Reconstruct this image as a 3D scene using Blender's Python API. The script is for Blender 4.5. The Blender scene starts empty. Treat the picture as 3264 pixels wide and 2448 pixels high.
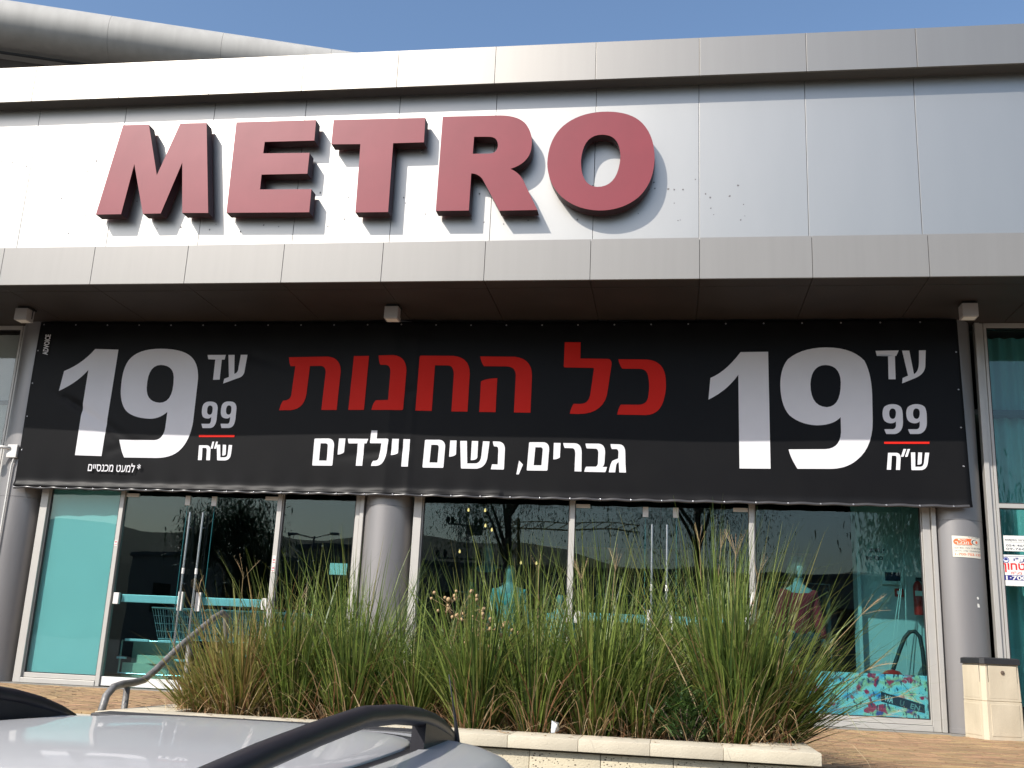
import bpy, bmesh, math, random
from mathutils import Vector, Matrix
from mathutils.geometry import tessellate_polygon

random.seed(7)
S = bpy.context.scene
R = math.radians
COL = S.collection

# ------------------------------------------------------------------ camera
cam_d = bpy.data.cameras.new("camera")
cam = bpy.data.objects.new("camera", cam_d)
COL.objects.link(cam)
right = Vector((0.98834611, 0.145541, 0.04460697))
up = Vector((-0.0062548, -0.25396076, 0.9671943))
fwd = Vector((-0.15209484, 0.95620173, 0.2500908))
M3 = Matrix((right, up, -fwd)).transposed()
cam.matrix_world = Matrix.Translation((0, 0, 0.64)) @ M3.to_4x4()
cam_d.sensor_fit = 'HORIZONTAL'
cam_d.sensor_width = 36.0
cam_d.lens = 3300.0 / 3264.0 * 36.0
cam_d.clip_start = 0.05
cam_d.clip_end = 3000
S.camera = cam

# ------------------------------------------------------------------ sky and sun
TO_SUN = Vector((-0.75, -1.0, 1.08)).normalized()
EL = math.asin(TO_SUN.z)
AZ = math.atan2(TO_SUN.x, TO_SUN.y)
world = bpy.data.worlds.new("World")
S.world = world
world.use_nodes = True
wn = world.node_tree
sky = wn.nodes.new('ShaderNodeTexSky')
sky.sky_type = 'NISHITA'
sky.sun_disc = False
sky.sun_elevation = EL
sky.sun_rotation = AZ % (2 * math.pi)
sky.air_density = 1.25
sky.dust_density = 2.2
sky.ozone_density = 4.5
wn.links.new(sky.outputs[0], wn.nodes['Background'].inputs[0])
wn.nodes['Background'].inputs[1].default_value = 0.15
sun_d = bpy.data.lights.new("sun", 'SUN')
sun_d.energy = 4.7
sun_d.angle = R(0.5)
sun_d.color = (1.0, 0.95, 0.88)
sun = bpy.data.objects.new("sun", sun_d)
sun.rotation_euler = TO_SUN.to_track_quat('Z', 'Y').to_euler()
COL.objects.link(sun)
S.view_settings.view_transform = 'Standard'
S.view_settings.look = 'None'
S.view_settings.gamma = 1
S.view_settings.exposure = 0.27
S.cycles.max_bounces = 10
S.cycles.transparent_max_bounces = 24

# ------------------------------------------------------------------ materials
def mat(name, col, rough=0.5, metal=0.0, var=None, scale=6.0, stretch=(1, 1, 1), bump=0.0, bscale=60.0,
        coat=0.0, spec=0.5, aniso=0.0, rnd=0.0, island=0.0, detail=5.0, rvar=0.0):
    m = bpy.data.materials.new(name)
    m.use_nodes = True
    n = m.node_tree
    b = n.nodes['Principled BSDF']
    b.inputs['Roughness'].default_value = rough
    b.inputs['Metallic'].default_value = metal
    b.inputs['Coat Weight'].default_value = coat
    b.inputs['Coat Roughness'].default_value = 0.04
    b.inputs['Specular IOR Level'].default_value = spec
    b.inputs['Anisotropic'].default_value = aniso
    tc = n.nodes.new('ShaderNodeTexCoord')
    mp = n.nodes.new('ShaderNodeMapping')
    mp.inputs['Scale'].default_value = stretch
    n.links.new(tc.outputs['Object'], mp.inputs['Vector'])
    nz = n.nodes.new('ShaderNodeTexNoise')
    nz.inputs['Scale'].default_value = scale
    nz.inputs['Detail'].default_value = detail
    n.links.new(mp.outputs[0], nz.inputs['Vector'])
    cur = None
    if var is not None:
        rp = n.nodes.new('ShaderNodeValToRGB')
        rp.color_ramp.elements[0].position = 0.3
        rp.color_ramp.elements[1].position = 0.7
        rp.color_ramp.elements[0].color = (*col, 1)
        rp.color_ramp.elements[1].color = (*var, 1)
        n.links.new(nz.outputs['Fac'], rp.inputs[0])
        cur = rp.outputs[0]
    if rnd or island:
        hs = n.nodes.new('ShaderNodeHueSaturation')
        if cur is not None:
            n.links.new(cur, hs.inputs['Color'])
        else:
            hs.inputs['Color'].default_value = (*col, 1)
        if rnd:
            src = n.nodes.new('ShaderNodeObjectInfo').outputs['Random']; amt = rnd
        else:
            src = n.nodes.new('ShaderNodeNewGeometry').outputs['Random Per Island']; amt = island
        mr = n.nodes.new('ShaderNodeMapRange')
        mr.inputs['To Min'].default_value = 1 - amt
        mr.inputs['To Max'].default_value = 1 + amt
        n.links.new(src, mr.inputs[0])
        n.links.new(mr.outputs[0], hs.inputs['Value'])
        mr2 = n.nodes.new('ShaderNodeMapRange')
        mr2.inputs['To Min'].default_value = 0.5 - amt * 0.05
        mr2.inputs['To Max'].default_value = 0.5 + amt * 0.05
        ml = n.nodes.new('ShaderNodeMath'); ml.operation = 'FRACT'
        mm = n.nodes.new('ShaderNodeMath'); mm.operation = 'MULTIPLY'; mm.inputs[1].default_value = 7.31
        n.links.new(src, mm.inputs[0]); n.links.new(mm.outputs[0], ml.inputs[0])
        n.links.new(ml.outputs[0], mr2.inputs[0]); n.links.new(mr2.outputs[0], hs.inputs['Hue'])
        cur = hs.outputs[0]
    if cur is not None:
        n.links.new(cur, b.inputs['Base Color'])
    else:
        b.inputs['Base Color'].default_value = (*col, 1)
    if rvar:
        mr = n.nodes.new('ShaderNodeMapRange')
        mr.inputs['To Min'].default_value = rough - rvar
        mr.inputs['To Max'].default_value = rough + rvar
        n.links.new(nz.outputs['Fac'], mr.inputs[0])
        n.links.new(mr.outputs[0], b.inputs['Roughness'])
    if bump:
        nb = n.nodes.new('ShaderNodeTexNoise')
        nb.inputs['Scale'].default_value = bscale
        nb.inputs['Detail'].default_value = 6
        n.links.new(mp.outputs[0], nb.inputs['Vector'])
        bp = n.nodes.new('ShaderNodeBump')
        bp.inputs['Strength'].default_value = bump
        bp.inputs['Distance'].default_value = 0.01
        n.links.new(nb.outputs['Fac'], bp.inputs['Height'])
        n.links.new(bp.outputs[0], b.inputs['Normal'])
    return m

def glass_mat(name, tint, gloss=1.0, rough=0.0):
    m = bpy.data.materials.new(name)
    m.use_nodes = True
    n = m.node_tree
    n.nodes.clear()
    out = n.nodes.new('ShaderNodeOutputMaterial')
    mx = n.nodes.new('ShaderNodeMixShader')
    tr = n.nodes.new('ShaderNodeBsdfTransparent')
    tr.inputs[0].default_value = (*tint, 1)
    gl = n.nodes.new('ShaderNodeBsdfGlossy')
    gl.inputs['Roughness'].default_value = rough
    fr = n.nodes.new('ShaderNodeFresnel')
    gb = n.nodes.new('ShaderNodeNewGeometry')
    mi = n.nodes.new('ShaderNodeMapRange')
    mi.inputs['To Min'].default_value = 1.52
    mi.inputs['To Max'].default_value = 1 / 1.52
    n.links.new(gb.outputs['Backfacing'], mi.inputs[0])
    n.links.new(mi.outputs[0], fr.inputs['IOR'])
    tc = n.nodes.new('ShaderNodeTexCoord')
    nz = n.nodes.new('ShaderNodeTexNoise')
    nz.inputs['Scale'].default_value = 1.3
    nz.inputs['Detail'].default_value = 1
    n.links.new(tc.outputs['Object'], nz.inputs['Vector'])
    bp = n.nodes.new('ShaderNodeBump')
    bp.inputs['Strength'].default_value = 0.05
    bp.inputs['Distance'].default_value = 0.02
    n.links.new(nz.outputs['Fac'], bp.inputs['Height'])
    n.links.new(bp.outputs[0], gl.inputs['Normal'])
    mu = n.nodes.new('ShaderNodeMath')
    mu.operation = 'MULTIPLY'
    mu.inputs[1].default_value = gloss
    n.links.new(fr.outputs[0], mu.inputs[0])
    n.links.new(mu.outputs[0], mx.inputs[0])
    n.links.new(tr.outputs[0], mx.inputs[1])
    n.links.new(gl.outputs[0], mx.inputs[2])
    n.links.new(mx.outputs[0], out.inputs[0])
    return m

def leaf_mat(name, cols, rough=0.5, trans=0.35):
    m = bpy.data.materials.new(name)
    m.use_nodes = True
    n = m.node_tree
    b = n.nodes['Principled BSDF']
    b.inputs['Roughness'].default_value = rough
    g = n.nodes.new('ShaderNodeNewGeometry')
    rp = n.nodes.new('ShaderNodeValToRGB')
    els = rp.color_ramp.elements
    while len(els) < len(cols):
        els.new(0.5)
    for i, c in enumerate(cols):
        els[i].position = i / (len(cols) - 1)
        els[i].color = (*c, 1)
    n.links.new(g.outputs['Random Per Island'], rp.inputs[0])
    n.links.new(rp.outputs[0], b.inputs['Base Color'])
    tl = n.nodes.new('ShaderNodeBsdfTranslucent')
    n.links.new(rp.outputs[0], tl.inputs[0])
    mx = n.nodes.new('ShaderNodeMixShader')
    mx.inputs[0].default_value = trans
    n.links.new(b.outputs[0], mx.inputs[1])
    n.links.new(tl.outputs[0], mx.inputs[2])
    n.links.new(mx.outputs[0], n.nodes['Material Output'].inputs[0])
    return m

def emit_mat(name, col, st):
    m = bpy.data.materials.new(name)
    m.use_nodes = True
    b = m.node_tree.nodes['Principled BSDF']
    b.inputs['Base Color'].default_value = (*col, 1)
    b.inputs['Emission Color'].default_value = (*col, 1)
    b.inputs['Emission Strength'].default_value = st
    return m

def stone_pitted(name, c1, c2, hole=(0.12, 0.09, 0.06)):
    m = mat(name, c1, 0.85, var=c2, scale=3.0, bump=0.35, bscale=90)
    n = m.node_tree
    b = n.nodes['Principled BSDF']
    tc = [x for x in n.nodes if x.type == 'TEX_COORD'][0]
    mp = n.nodes.new('ShaderNodeMapping')
    mp.inputs['Scale'].default_value = (1, 1, 1.5)
    n.links.new(tc.outputs['Object'], mp.inputs[0])
    v = n.nodes.new('ShaderNodeTexVoronoi')
    v.inputs['Scale'].default_value = 55
    n.links.new(mp.outputs[0], v.inputs['Vector'])
    big = n.nodes.new('ShaderNodeTexNoise')
    big.inputs['Scale'].default_value = 9
    n.links.new(mp.outputs[0], big.inputs['Vector'])
    ad = n.nodes.new('ShaderNodeMath'); ad.operation = 'MULTIPLY_ADD'
    ad.inputs[1].default_value = -0.9; ad.inputs[2].default_value = 0.62
    n.links.new(big.outputs['Fac'], ad.inputs[0])
    sb = n.nodes.new('ShaderNodeMath'); sb.operation = 'ADD'
    n.links.new(v.outputs['Distance'], sb.inputs[0]); n.links.new(ad.outputs[0], sb.inputs[1])
    rp = n.nodes.new('ShaderNodeValToRGB')
    rp.color_ramp.elements[0].position = 0.28
    rp.color_ramp.elements[1].position = 0.36
    n.links.new(sb.outputs[0], rp.inputs[0])
    mx = n.nodes.new('ShaderNodeMixRGB')
    mx.inputs[1].default_value = (*hole, 1)
    src = b.inputs['Base Color'].links[0].from_socket
    n.links.new(src, mx.inputs[2])
    n.links.new(rp.outputs[0], mx.inputs[0])
    n.links.new(mx.outputs[0], b.inputs['Base Color'])
    bp = n.nodes.new('ShaderNodeBump')
    bp.inputs['Strength'].default_value = 0.8
    bp.inputs['Distance'].default_value = 0.012
    n.links.new(rp.outputs[0], bp.inputs['Height'])
    old = b.inputs['Normal'].links[0].from_socket
    n.links.new(old, bp.inputs['Normal'])
    n.links.new(bp.outputs[0], b.inputs['Normal'])
    return m

MT = {}
MT['silver'] = mat('silver_cladding', (0.44, 0.425, 0.395), 0.39, 0.85, var=(0.425, 0.412, 0.384), scale=1.2, stretch=(3, 1, 0.7), bump=0.06, bscale=0.9)
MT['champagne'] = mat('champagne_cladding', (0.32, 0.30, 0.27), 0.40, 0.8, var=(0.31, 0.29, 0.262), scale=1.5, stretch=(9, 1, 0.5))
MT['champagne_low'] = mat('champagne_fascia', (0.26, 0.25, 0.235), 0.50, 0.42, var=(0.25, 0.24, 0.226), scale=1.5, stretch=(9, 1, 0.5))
MT['joint'] = mat('joint_grey', (0.09, 0.088, 0.085), 0.8)
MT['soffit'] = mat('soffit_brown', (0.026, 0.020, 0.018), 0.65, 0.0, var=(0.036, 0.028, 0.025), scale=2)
MT['column'] = mat('column_metal', (0.30, 0.287, 0.282), 0.40, 0.45, var=(0.25, 0.238, 0.234), scale=4, stretch=(1, 1, 0.15), rvar=0.03)
MT['frame'] = mat('aluminium_frame', (0.50, 0.48, 0.44), 0.45, 0.35, var=(0.46, 0.44, 0.41), scale=5, rvar=0.04)
MT['frame_dark'] = mat('frame_gasket', (0.03, 0.03, 0.03), 0.6)
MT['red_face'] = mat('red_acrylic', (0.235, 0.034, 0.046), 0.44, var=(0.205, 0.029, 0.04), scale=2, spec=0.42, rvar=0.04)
MT['red_side'] = mat('shaded_red_return', (0.05, 0.014, 0.018), 0.45)  # darker than the face: shade on the letter sides put into the colour
MT['red_rim'] = mat('red_rim', (0.4, 0.03, 0.02), 0.5)
MT['vinyl'] = mat('black_vinyl', (0.0055, 0.0053, 0.006), 0.42, bump=0.05, bscale=500, spec=0.13, var=(0.0075, 0.0072, 0.0075), scale=1.5)
MT['hem'] = mat('sunlit_hem_vinyl', (0.05, 0.048, 0.05), 0.3, spec=0.6)  # lighter than the cloth to paint in sun glints on the fold
MT['eyelet'] = mat('nickel_eyelet', (0.4, 0.4, 0.42), 0.3, 0.9)
MT['print_white'] = mat('white_print', (0.72, 0.71, 0.73), 0.5, spec=0.25, var=(0.69, 0.68, 0.70), scale=3)
MT['print_red'] = mat('red_print', (0.66, 0.020, 0.012), 0.5, var=(0.62, 0.018, 0.010), scale=3, spec=0.12)
MT['steel'] = mat('steel', (0.55, 0.55, 0.55), 0.25, 1.0, var=(0.5, 0.5, 0.5), scale=8)
MT['galv'] = mat('worn_painted_steel', (0.24, 0.235, 0.225), 0.5, 0.3, var=(0.13, 0.12, 0.11), scale=14, bump=0.2, bscale=60)
MT['white_plastic'] = mat('white_plastic', (0.7, 0.69, 0.66), 0.4, var=(0.66, 0.65, 0.62), scale=6)
MT['lamp_grey'] = mat('lamp_housing', (0.42, 0.39, 0.38), 0.5, var=(0.38, 0.36, 0.35), scale=6)
MT['black'] = mat('matt_black', (0.015, 0.015, 0.015), 0.5, var=(0.02, 0.02, 0.02), scale=9)
MT['glass'] = glass_mat('green_shop_glass', (0.62, 0.825, 0.83), 1.3)
MT['glass_clear'] = glass_mat('grey_window_glass', (0.88, 0.90, 0.89), 1.6)
MT['glass_edge'] = mat('glass_edge', (0.02, 0.15, 0.17), 0.2)
MT['board'] = mat('white_board', (0.78, 0.78, 0.75), 0.7, var=(0.74, 0.74, 0.72), scale=2)
MT['coping'] = mat('cream_coping_stone', (0.60, 0.53, 0.40), 0.8, var=(0.52, 0.455, 0.34), scale=7, bump=0.25, bscale=120, rnd=0.03)
MT['pit'] = stone_pitted('pitted_stone', (0.62, 0.54, 0.38), (0.50, 0.44, 0.32))
MT['paver'] = mat('brick_paver', (0.35, 0.225, 0.115), 0.85, var=(0.28, 0.17, 0.085), scale=9, bump=0.3, bscale=80, rnd=0.24)
MT['paver_i'] = mat('brick_paver_far', (0.35, 0.225, 0.115), 0.85, var=(0.28, 0.17, 0.085), scale=9, bump=0.3, bscale=80, island=0.24)
MT['joint_sand'] = mat('joint_sand', (0.12, 0.085, 0.05), 0.95, var=(0.17, 0.12, 0.08), scale=20)
MT['concrete'] = mat('concrete_strip', (0.24, 0.22, 0.19), 0.9, var=(0.19, 0.175, 0.155), scale=5, bump=0.3, bscale=70)
MT['asphalt'] = mat('asphalt', (0.05, 0.05, 0.052), 0.9, var=(0.065, 0.063, 0.06), scale=3, bump=0.4, bscale=150)
MT['paint_line'] = mat('road_paint', (0.65, 0.65, 0.62), 0.7, var=(0.5, 0.5, 0.48), scale=15)
MT['soil'] = mat('soil', (0.045, 0.03, 0.02), 0.95, var=(0.09, 0.06, 0.04), scale=30, bump=0.7, bscale=60)
MT['binstone'] = mat('bin_concrete', (0.62, 0.54, 0.40), 0.85, var=(0.50, 0.43, 0.31), scale=5, stretch=(1, 1, 0.4), bump=0.3, bscale=150)
MT['silver_car'] = mat('silver_car_paint', (0.50, 0.495, 0.49), 0.45, 0.15, var=(0.485, 0.48, 0.475), scale=2, coat=0.5, bump=0.02, bscale=900)
MT['black_car'] = mat('black_car_paint', (0.008, 0.008, 0.009), 0.4, 0.0, coat=1.0)
MT['rubber'] = mat('rubber_trim', (0.02, 0.02, 0.022), 0.55, bump=0.1, bscale=200)
MT['rail_black'] = mat('roof_rail_plastic', (0.010, 0.009, 0.013), 0.42, var=(0.016, 0.015, 0.019), scale=8, bump=0.05, bscale=300, spec=0.25)
MT['car_glass'] = mat('car_glass', (0.01, 0.014, 0.014), 0.04, 0.0, spec=0.8)
MT['tyre'] = mat('tyre', (0.02, 0.02, 0.02), 0.8, bump=0.3, bscale=80)
MT['rim'] = mat('alloy_rim', (0.45, 0.45, 0.46), 0.3, 0.8)
MT['lamp_red'] = mat('tail_lamp', (0.4, 0.01, 0.01), 0.1, coat=1)
MT['lamp_clear'] = mat('head_lamp', (0.6, 0.62, 0.62), 0.08, coat=1)
MT['hall'] = mat('white_hall_cladding', (0.44, 0.425, 0.39), 0.6, 0.0, var=(0.37, 0.355, 0.325), scale=1.2, stretch=(3, 3, 0.4))
MT['hall_wall'] = mat('grey_hall_wall', (0.20, 0.19, 0.175), 0.7, var=(0.16, 0.15, 0.14), scale=1.0)
MT['floor_in'] = mat('shop_floor_tile', (0.35, 0.33, 0.30), 0.3, var=(0.30, 0.28, 0.26), scale=3)
MT['wall_in'] = mat('shop_wall_dark', (0.05, 0.05, 0.052), 0.7, var=(0.035, 0.035, 0.04), scale=2)
MT['wall_white'] = mat('shop_wall_white', (0.62, 0.64, 0.62), 0.7, var=(0.55, 0.57, 0.56), scale=2)
MT['ceiling_in'] = mat('shop_ceiling', (0.10, 0.10, 0.10), 0.8)
MT['wood'] = mat('brown_board', (0.26, 0.12, 0.045), 0.5, var=(0.20, 0.09, 0.035), scale=3, stretch=(1, 1, 8))
MT['card'] = mat('cardboard', (0.70, 0.62, 0.46), 0.85, var=(0.62, 0.55, 0.40), scale=6, bump=0.15)
MT['chrome'] = mat('chrome_wire', (0.80, 0.82, 0.84), 0.22, 0.6)
MT['blue_metal'] = mat('pale_blue_bar', (0.80, 0.83, 0.86), 0.35, 0.2)
MT['teal_cloth'] = mat('teal_curtain', (0.45, 0.62, 0.58), 0.9, var=(0.38, 0.54, 0.51), scale=2, stretch=(8, 1, 0.5))
MT['white_cloth'] = mat('pale_reflection_cloth', (0.75, 0.74, 0.70), 0.9, var=(0.40, 0.42, 0.42), scale=0.9)  # pale blotches imitate the sky reflected in the far left window
MT['red_cloth'] = mat('red_sweater', (0.40, 0.02, 0.03), 0.9, var=(0.34, 0.02, 0.03), scale=20, bump=0.3, bscale=200)
MT['skin'] = mat('mannequin_white', (0.40, 0.40, 0.38), 0.4)
MT['aqua_shirt'] = mat('patterned_shirt', (0.05, 0.30, 0.34), 0.8, var=(0.50, 0.52, 0.42), scale=14)
MT['denim'] = mat('denim', (0.04, 0.07, 0.16), 0.85, var=(0.06, 0.09, 0.19), scale=30)
MT['maroon'] = mat('maroon_shirt', (0.10, 0.02, 0.03), 0.9)
MT['dark_cloth'] = mat('dark_garment', (0.03, 0.03, 0.035), 0.9, rnd=0.6)
MT['mid_cloth'] = mat('grey_garment', (0.25, 0.27, 0.27), 0.9, rnd=0.5)
MT['bright_red'] = mat('red_paint', (0.55, 0.02, 0.015), 0.35)
MT['screen'] = mat('dark_screen', (0.01, 0.02, 0.06), 0.1)
MT['bulb'] = emit_mat('warm_bulb', (1.0, 0.50, 0.18), 2.2)
MT['cool_bulb'] = emit_mat('cool_spot', (0.85, 0.95, 1.0), 6.0)
MT['paper'] = mat('paper', (0.78, 0.76, 0.70), 0.7)
MT['sticker_white'] = mat('sticker_cream', (0.72, 0.69, 0.58), 0.5, var=(0.68, 0.64, 0.54), scale=9)
MT['sticker_white2'] = mat('sign_white', (0.72, 0.72, 0.68), 0.4)
MT['orange'] = mat('orange_print', (0.72, 0.14, 0.04), 0.5)
MT['navy'] = mat('navy_print', (0.02, 0.02, 0.18), 0.5)
MT['ink'] = mat('dark_ink', (0.04, 0.04, 0.07), 0.6)
MT['red_ink'] = mat('red_ink', (0.6, 0.02, 0.02), 0.5)
MT['pink_ink'] = mat('pink_ink', (0.65, 0.15, 0.2), 0.5)
MT['grass_green'] = leaf_mat('grass_green', [(0.025, 0.055, 0.010), (0.07, 0.115, 0.018), (0.13, 0.185, 0.030), (0.24, 0.30, 0.065), (0.15, 0.13, 0.035)], 0.45, 0.3)
MT['grass_yellow'] = leaf_mat('grass_yellow', [(0.13, 0.15, 0.03), (0.20, 0.22, 0.04), (0.27, 0.24, 0.07), (0.30, 0.17, 0.06)], 0.5, 0.3)
MT['grass_dry'] = leaf_mat('grass_dry', [(0.14, 0.055, 0.022), (0.26, 0.13, 0.055), (0.42, 0.29, 0.15), (0.50, 0.39, 0.23)], 0.7, 0.2)
MT['shrub_leaf'] = leaf_mat('shrub_leaf', [(0.02, 0.055, 0.012), (0.05, 0.10, 0.025), (0.08, 0.13, 0.035)], 0.4, 0.2)
MT['seed'] = leaf_mat('seed_head', [(0.35, 0.22, 0.11), (0.48, 0.34, 0.18), (0.30, 0.28, 0.12)], 0.7, 0.2)
MT['bobble'] = mat('dry_flower', (0.36, 0.20, 0.085), 0.8, var=(0.48, 0.34, 0.19), scale=40)
MT['tree_leaf'] = leaf_mat('tree_leaf', [(0.02, 0.045, 0.015), (0.04, 0.075, 0.025), (0.07, 0.10, 0.04)], 0.5, 0.3)
MT['bark'] = mat('bark', (0.10, 0.07, 0.05), 0.9, var=(0.16, 0.12, 0.09), scale=8, bump=0.5, bscale=20)
MT['hill'] = mat('hill_scrub', (0.07, 0.08, 0.055), 0.95, var=(0.14, 0.12, 0.085), scale=0.02)
MT['plaster'] = mat('plaster', (0.35, 0.31, 0.26), 0.85, var=(0.30, 0.27, 0.23), scale=1)
MT['yellow_steel'] = mat('crane_steel', (0.35, 0.25, 0.06), 0.6)
MT['litter'] = mat('silver_litter', (0.7, 0.7, 0.7), 0.3, 0.6)

# ------------------------------------------------------------------ helpers
def prop(o, label=None, cat=None, group=None, kind=None):
    if label: o['label'] = label
    if cat: o['category'] = cat
    if group: o['group'] = group
    if kind: o['kind'] = kind
    return o

def link(name, me, m=None, parent=None, loc=None, rot=None):
    o = bpy.data.objects.new(name, me)
    COL.objects.link(o)
    if m is not None and me is not None:
        for x in (m if isinstance(m, (list, tuple)) else [m]):
            me.materials.append(x)
    if parent: o.parent = parent
    if loc is not None: o.location = loc
    if rot is not None: o.rotation_euler = rot
    return o

def thing(name, label, cat, loc=(0, 0, 0), rot=(0, 0, 0), group=None):
    o = link(name, None, None, None, loc, rot)
    return prop(o, label, cat, group)

class G:
    """collects geometry for one mesh"""
    def __init__(s):
        s.v = []; s.f = []; s.mi = []
    def add(s, vs, fs, k=0):
        n = len(s.v); s.v += [tuple(x) for x in vs]
        for f in fs:
            s.f.append(tuple(i + n for i in f)); s.mi.append(k)
        return s
    def box(s, x0, x1, y0, y1, z0, z1, k=0, M=None):
        vs = [Vector((x, y, z)) for z in (z0, z1) for y in (y0, y1) for x in (x0, x1)]
        if M is not None: vs = [M @ v for v in vs]
        return s.add(vs, [(0, 2, 3, 1), (4, 5, 7, 6), (0, 1, 5, 4), (2, 6, 7, 3), (0, 4, 6, 2), (1, 3, 7, 5)], k)
    def bbox(s, x0, x1, y0, y1, z0, z1, b=0.01, k=0):
        """box with chamfered edges (in all directions)"""
        xs = (x0, x0 + b, x1 - b, x1); ys = (y0, y0 + b, y1 - b, y1); zs = (z0, z0 + b, z1 - b, z1)
        bm = bmesh.new()
        vs = [bm.verts.new((x, y, z)) for x in (x0, x1) for y in (y0, y1) for z in (z0, z1)]
        bmesh.ops.convex_hull(bm, input=vs)
        bmesh.ops.dissolve_limit(bm, angle_limit=0.01, verts=bm.verts[:], edges=bm.edges[:])
        bmesh.ops.bevel(bm, geom=bm.edges[:], offset=b, segments=2, affect='EDGES', profile=0.6)
        bm.verts.index_update()
        s.add([v.co.copy() for v in bm.verts], [[v.index for v in f.verts] for f in bm.faces], k)
        bm.free(); return s
    def tube(s, pts, r, n=8, k=0, cap=True, sy=1.0):
        pts = [Vector(p) for p in pts]
        rs = r if isinstance(r, (list, tuple)) else [r] * len(pts)
        rings = []; prev = None
        base = len(s.v)
        for i, p in enumerate(pts):
            d = (pts[min(i + 1, len(pts) - 1)] - pts[max(i - 1, 0)]).normalized()
            a = prev if prev is not None else (Vector((0, 0, 1)) if abs(d.z) < 0.9 else Vector((0, 1, 0)))
            u = (a - d * a.dot(d)).normalized(); w = d.cross(u); prev = u
            for j in range(n):
                t = 2 * math.pi * j / n
                s.v.append(tuple(p + (u * math.cos(t) * sy + w * math.sin(t)) * rs[i]))
        for i in range(len(pts) - 1):
            for j in range(n):
                a0 = base + i * n + j; b0 = base + i * n + (j + 1) % n
                s.f.append((a0, b0, b0 + n, a0 + n)); s.mi.append(k)
        if cap:
            s.f.append(tuple(base + j for j in reversed(range(n)))); s.mi.append(k)
            s.f.append(tuple(base + (len(pts) - 1) * n + j for j in range(n))); s.mi.append(k)
        return s
    def lathe(s, prof, c=(0, 0, 0), n=24, k=0, sx=1, sy=1):
        base = len(s.v)
        for (r, z) in prof:
            for j in range(n):
                t = 2 * math.pi * j / n
                s.v.append((c[0] + r * math.cos(t) * sx, c[1] + r * math.sin(t) * sy, c[2] + z))
        for i in range(len(prof) - 1):
            for j in range(n):
                a0 = base + i * n + j; b0 = base + i * n + (j + 1) % n
                s.f.append((a0, b0, b0 + n, a0 + n)); s.mi.append(k)
        s.f.append(tuple(base + j for j in reversed(range(n)))); s.mi.append(k)
        s.f.append(tuple(base + (len(prof) - 1) * n + j for j in range(n))); s.mi.append(k)
        return s
    def loft(s, rings, k=0, closed=True, cap=True):
        base = len(s.v); n = len(rings[0])
        for r in rings: s.v += [tuple(p) for p in r]
        for i in range(len(rings) - 1):
            for j in range(n if closed else n - 1):
                a0 = base + i * n + j; b0 = base + i * n + (j + 1) % n
                s.f.append((a0, b0, b0 + n, a0 + n)); s.mi.append(k)
        if cap and closed:
            s.f.append(tuple(base + j for j in reversed(range(n)))); s.mi.append(k)
            s.f.append(tuple(base + (len(rings) - 1) * n + j for j in range(n))); s.mi.append(k)
        return s
    def mesh(s, name):
        me = bpy.data.meshes.new(name)
        me.from_pydata(s.v, [], s.f)
        if any(s.mi): me.polygons.foreach_set('material_index', s.mi)
        me.update(); return me
    def obj(s, name, m, parent=None, loc=None, rot=None, smooth=False, fixn=False):
        me = s.mesh(name)
        if fixn:
            bm = bmesh.new(); bm.from_mesh(me); bmesh.ops.recalc_face_normals(bm, faces=bm.faces[:]); bm.to_mesh(me); bm.free()
        if smooth:
            me.polygons.foreach_set('use_smooth', [True] * len(me.polygons))
            if smooth is not True:
                me.set_sharp_from_angle(angle=R(smooth))
        return link(name, me, m, parent, loc, rot)

def expand(cont, seg=7):
    """contour with quadratic off-curve points (third entry) -> plain points"""
    n = len(cont); out = []; i = 0
    for i in range(n):
        p = cont[i]
        if len(p) == 2:
            out.append(Vector(p))
        else:
            a = Vector(cont[i - 1][:2]); b = Vector(cont[(i + 1) % n][:2]); q = Vector(p[:2])
            for t in range(1, seg):
                t /= seg
                out.append(a * (1 - t) ** 2 + q * 2 * t * (1 - t) + b * t * t)
    return out

def tess(conts):
    polys = [[Vector((p.x, p.y, 0)) for p in c] for c in conts]
    tris = tessellate_polygon(polys)
    flat = [p for c in conts for p in c]
    return flat, tris

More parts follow.
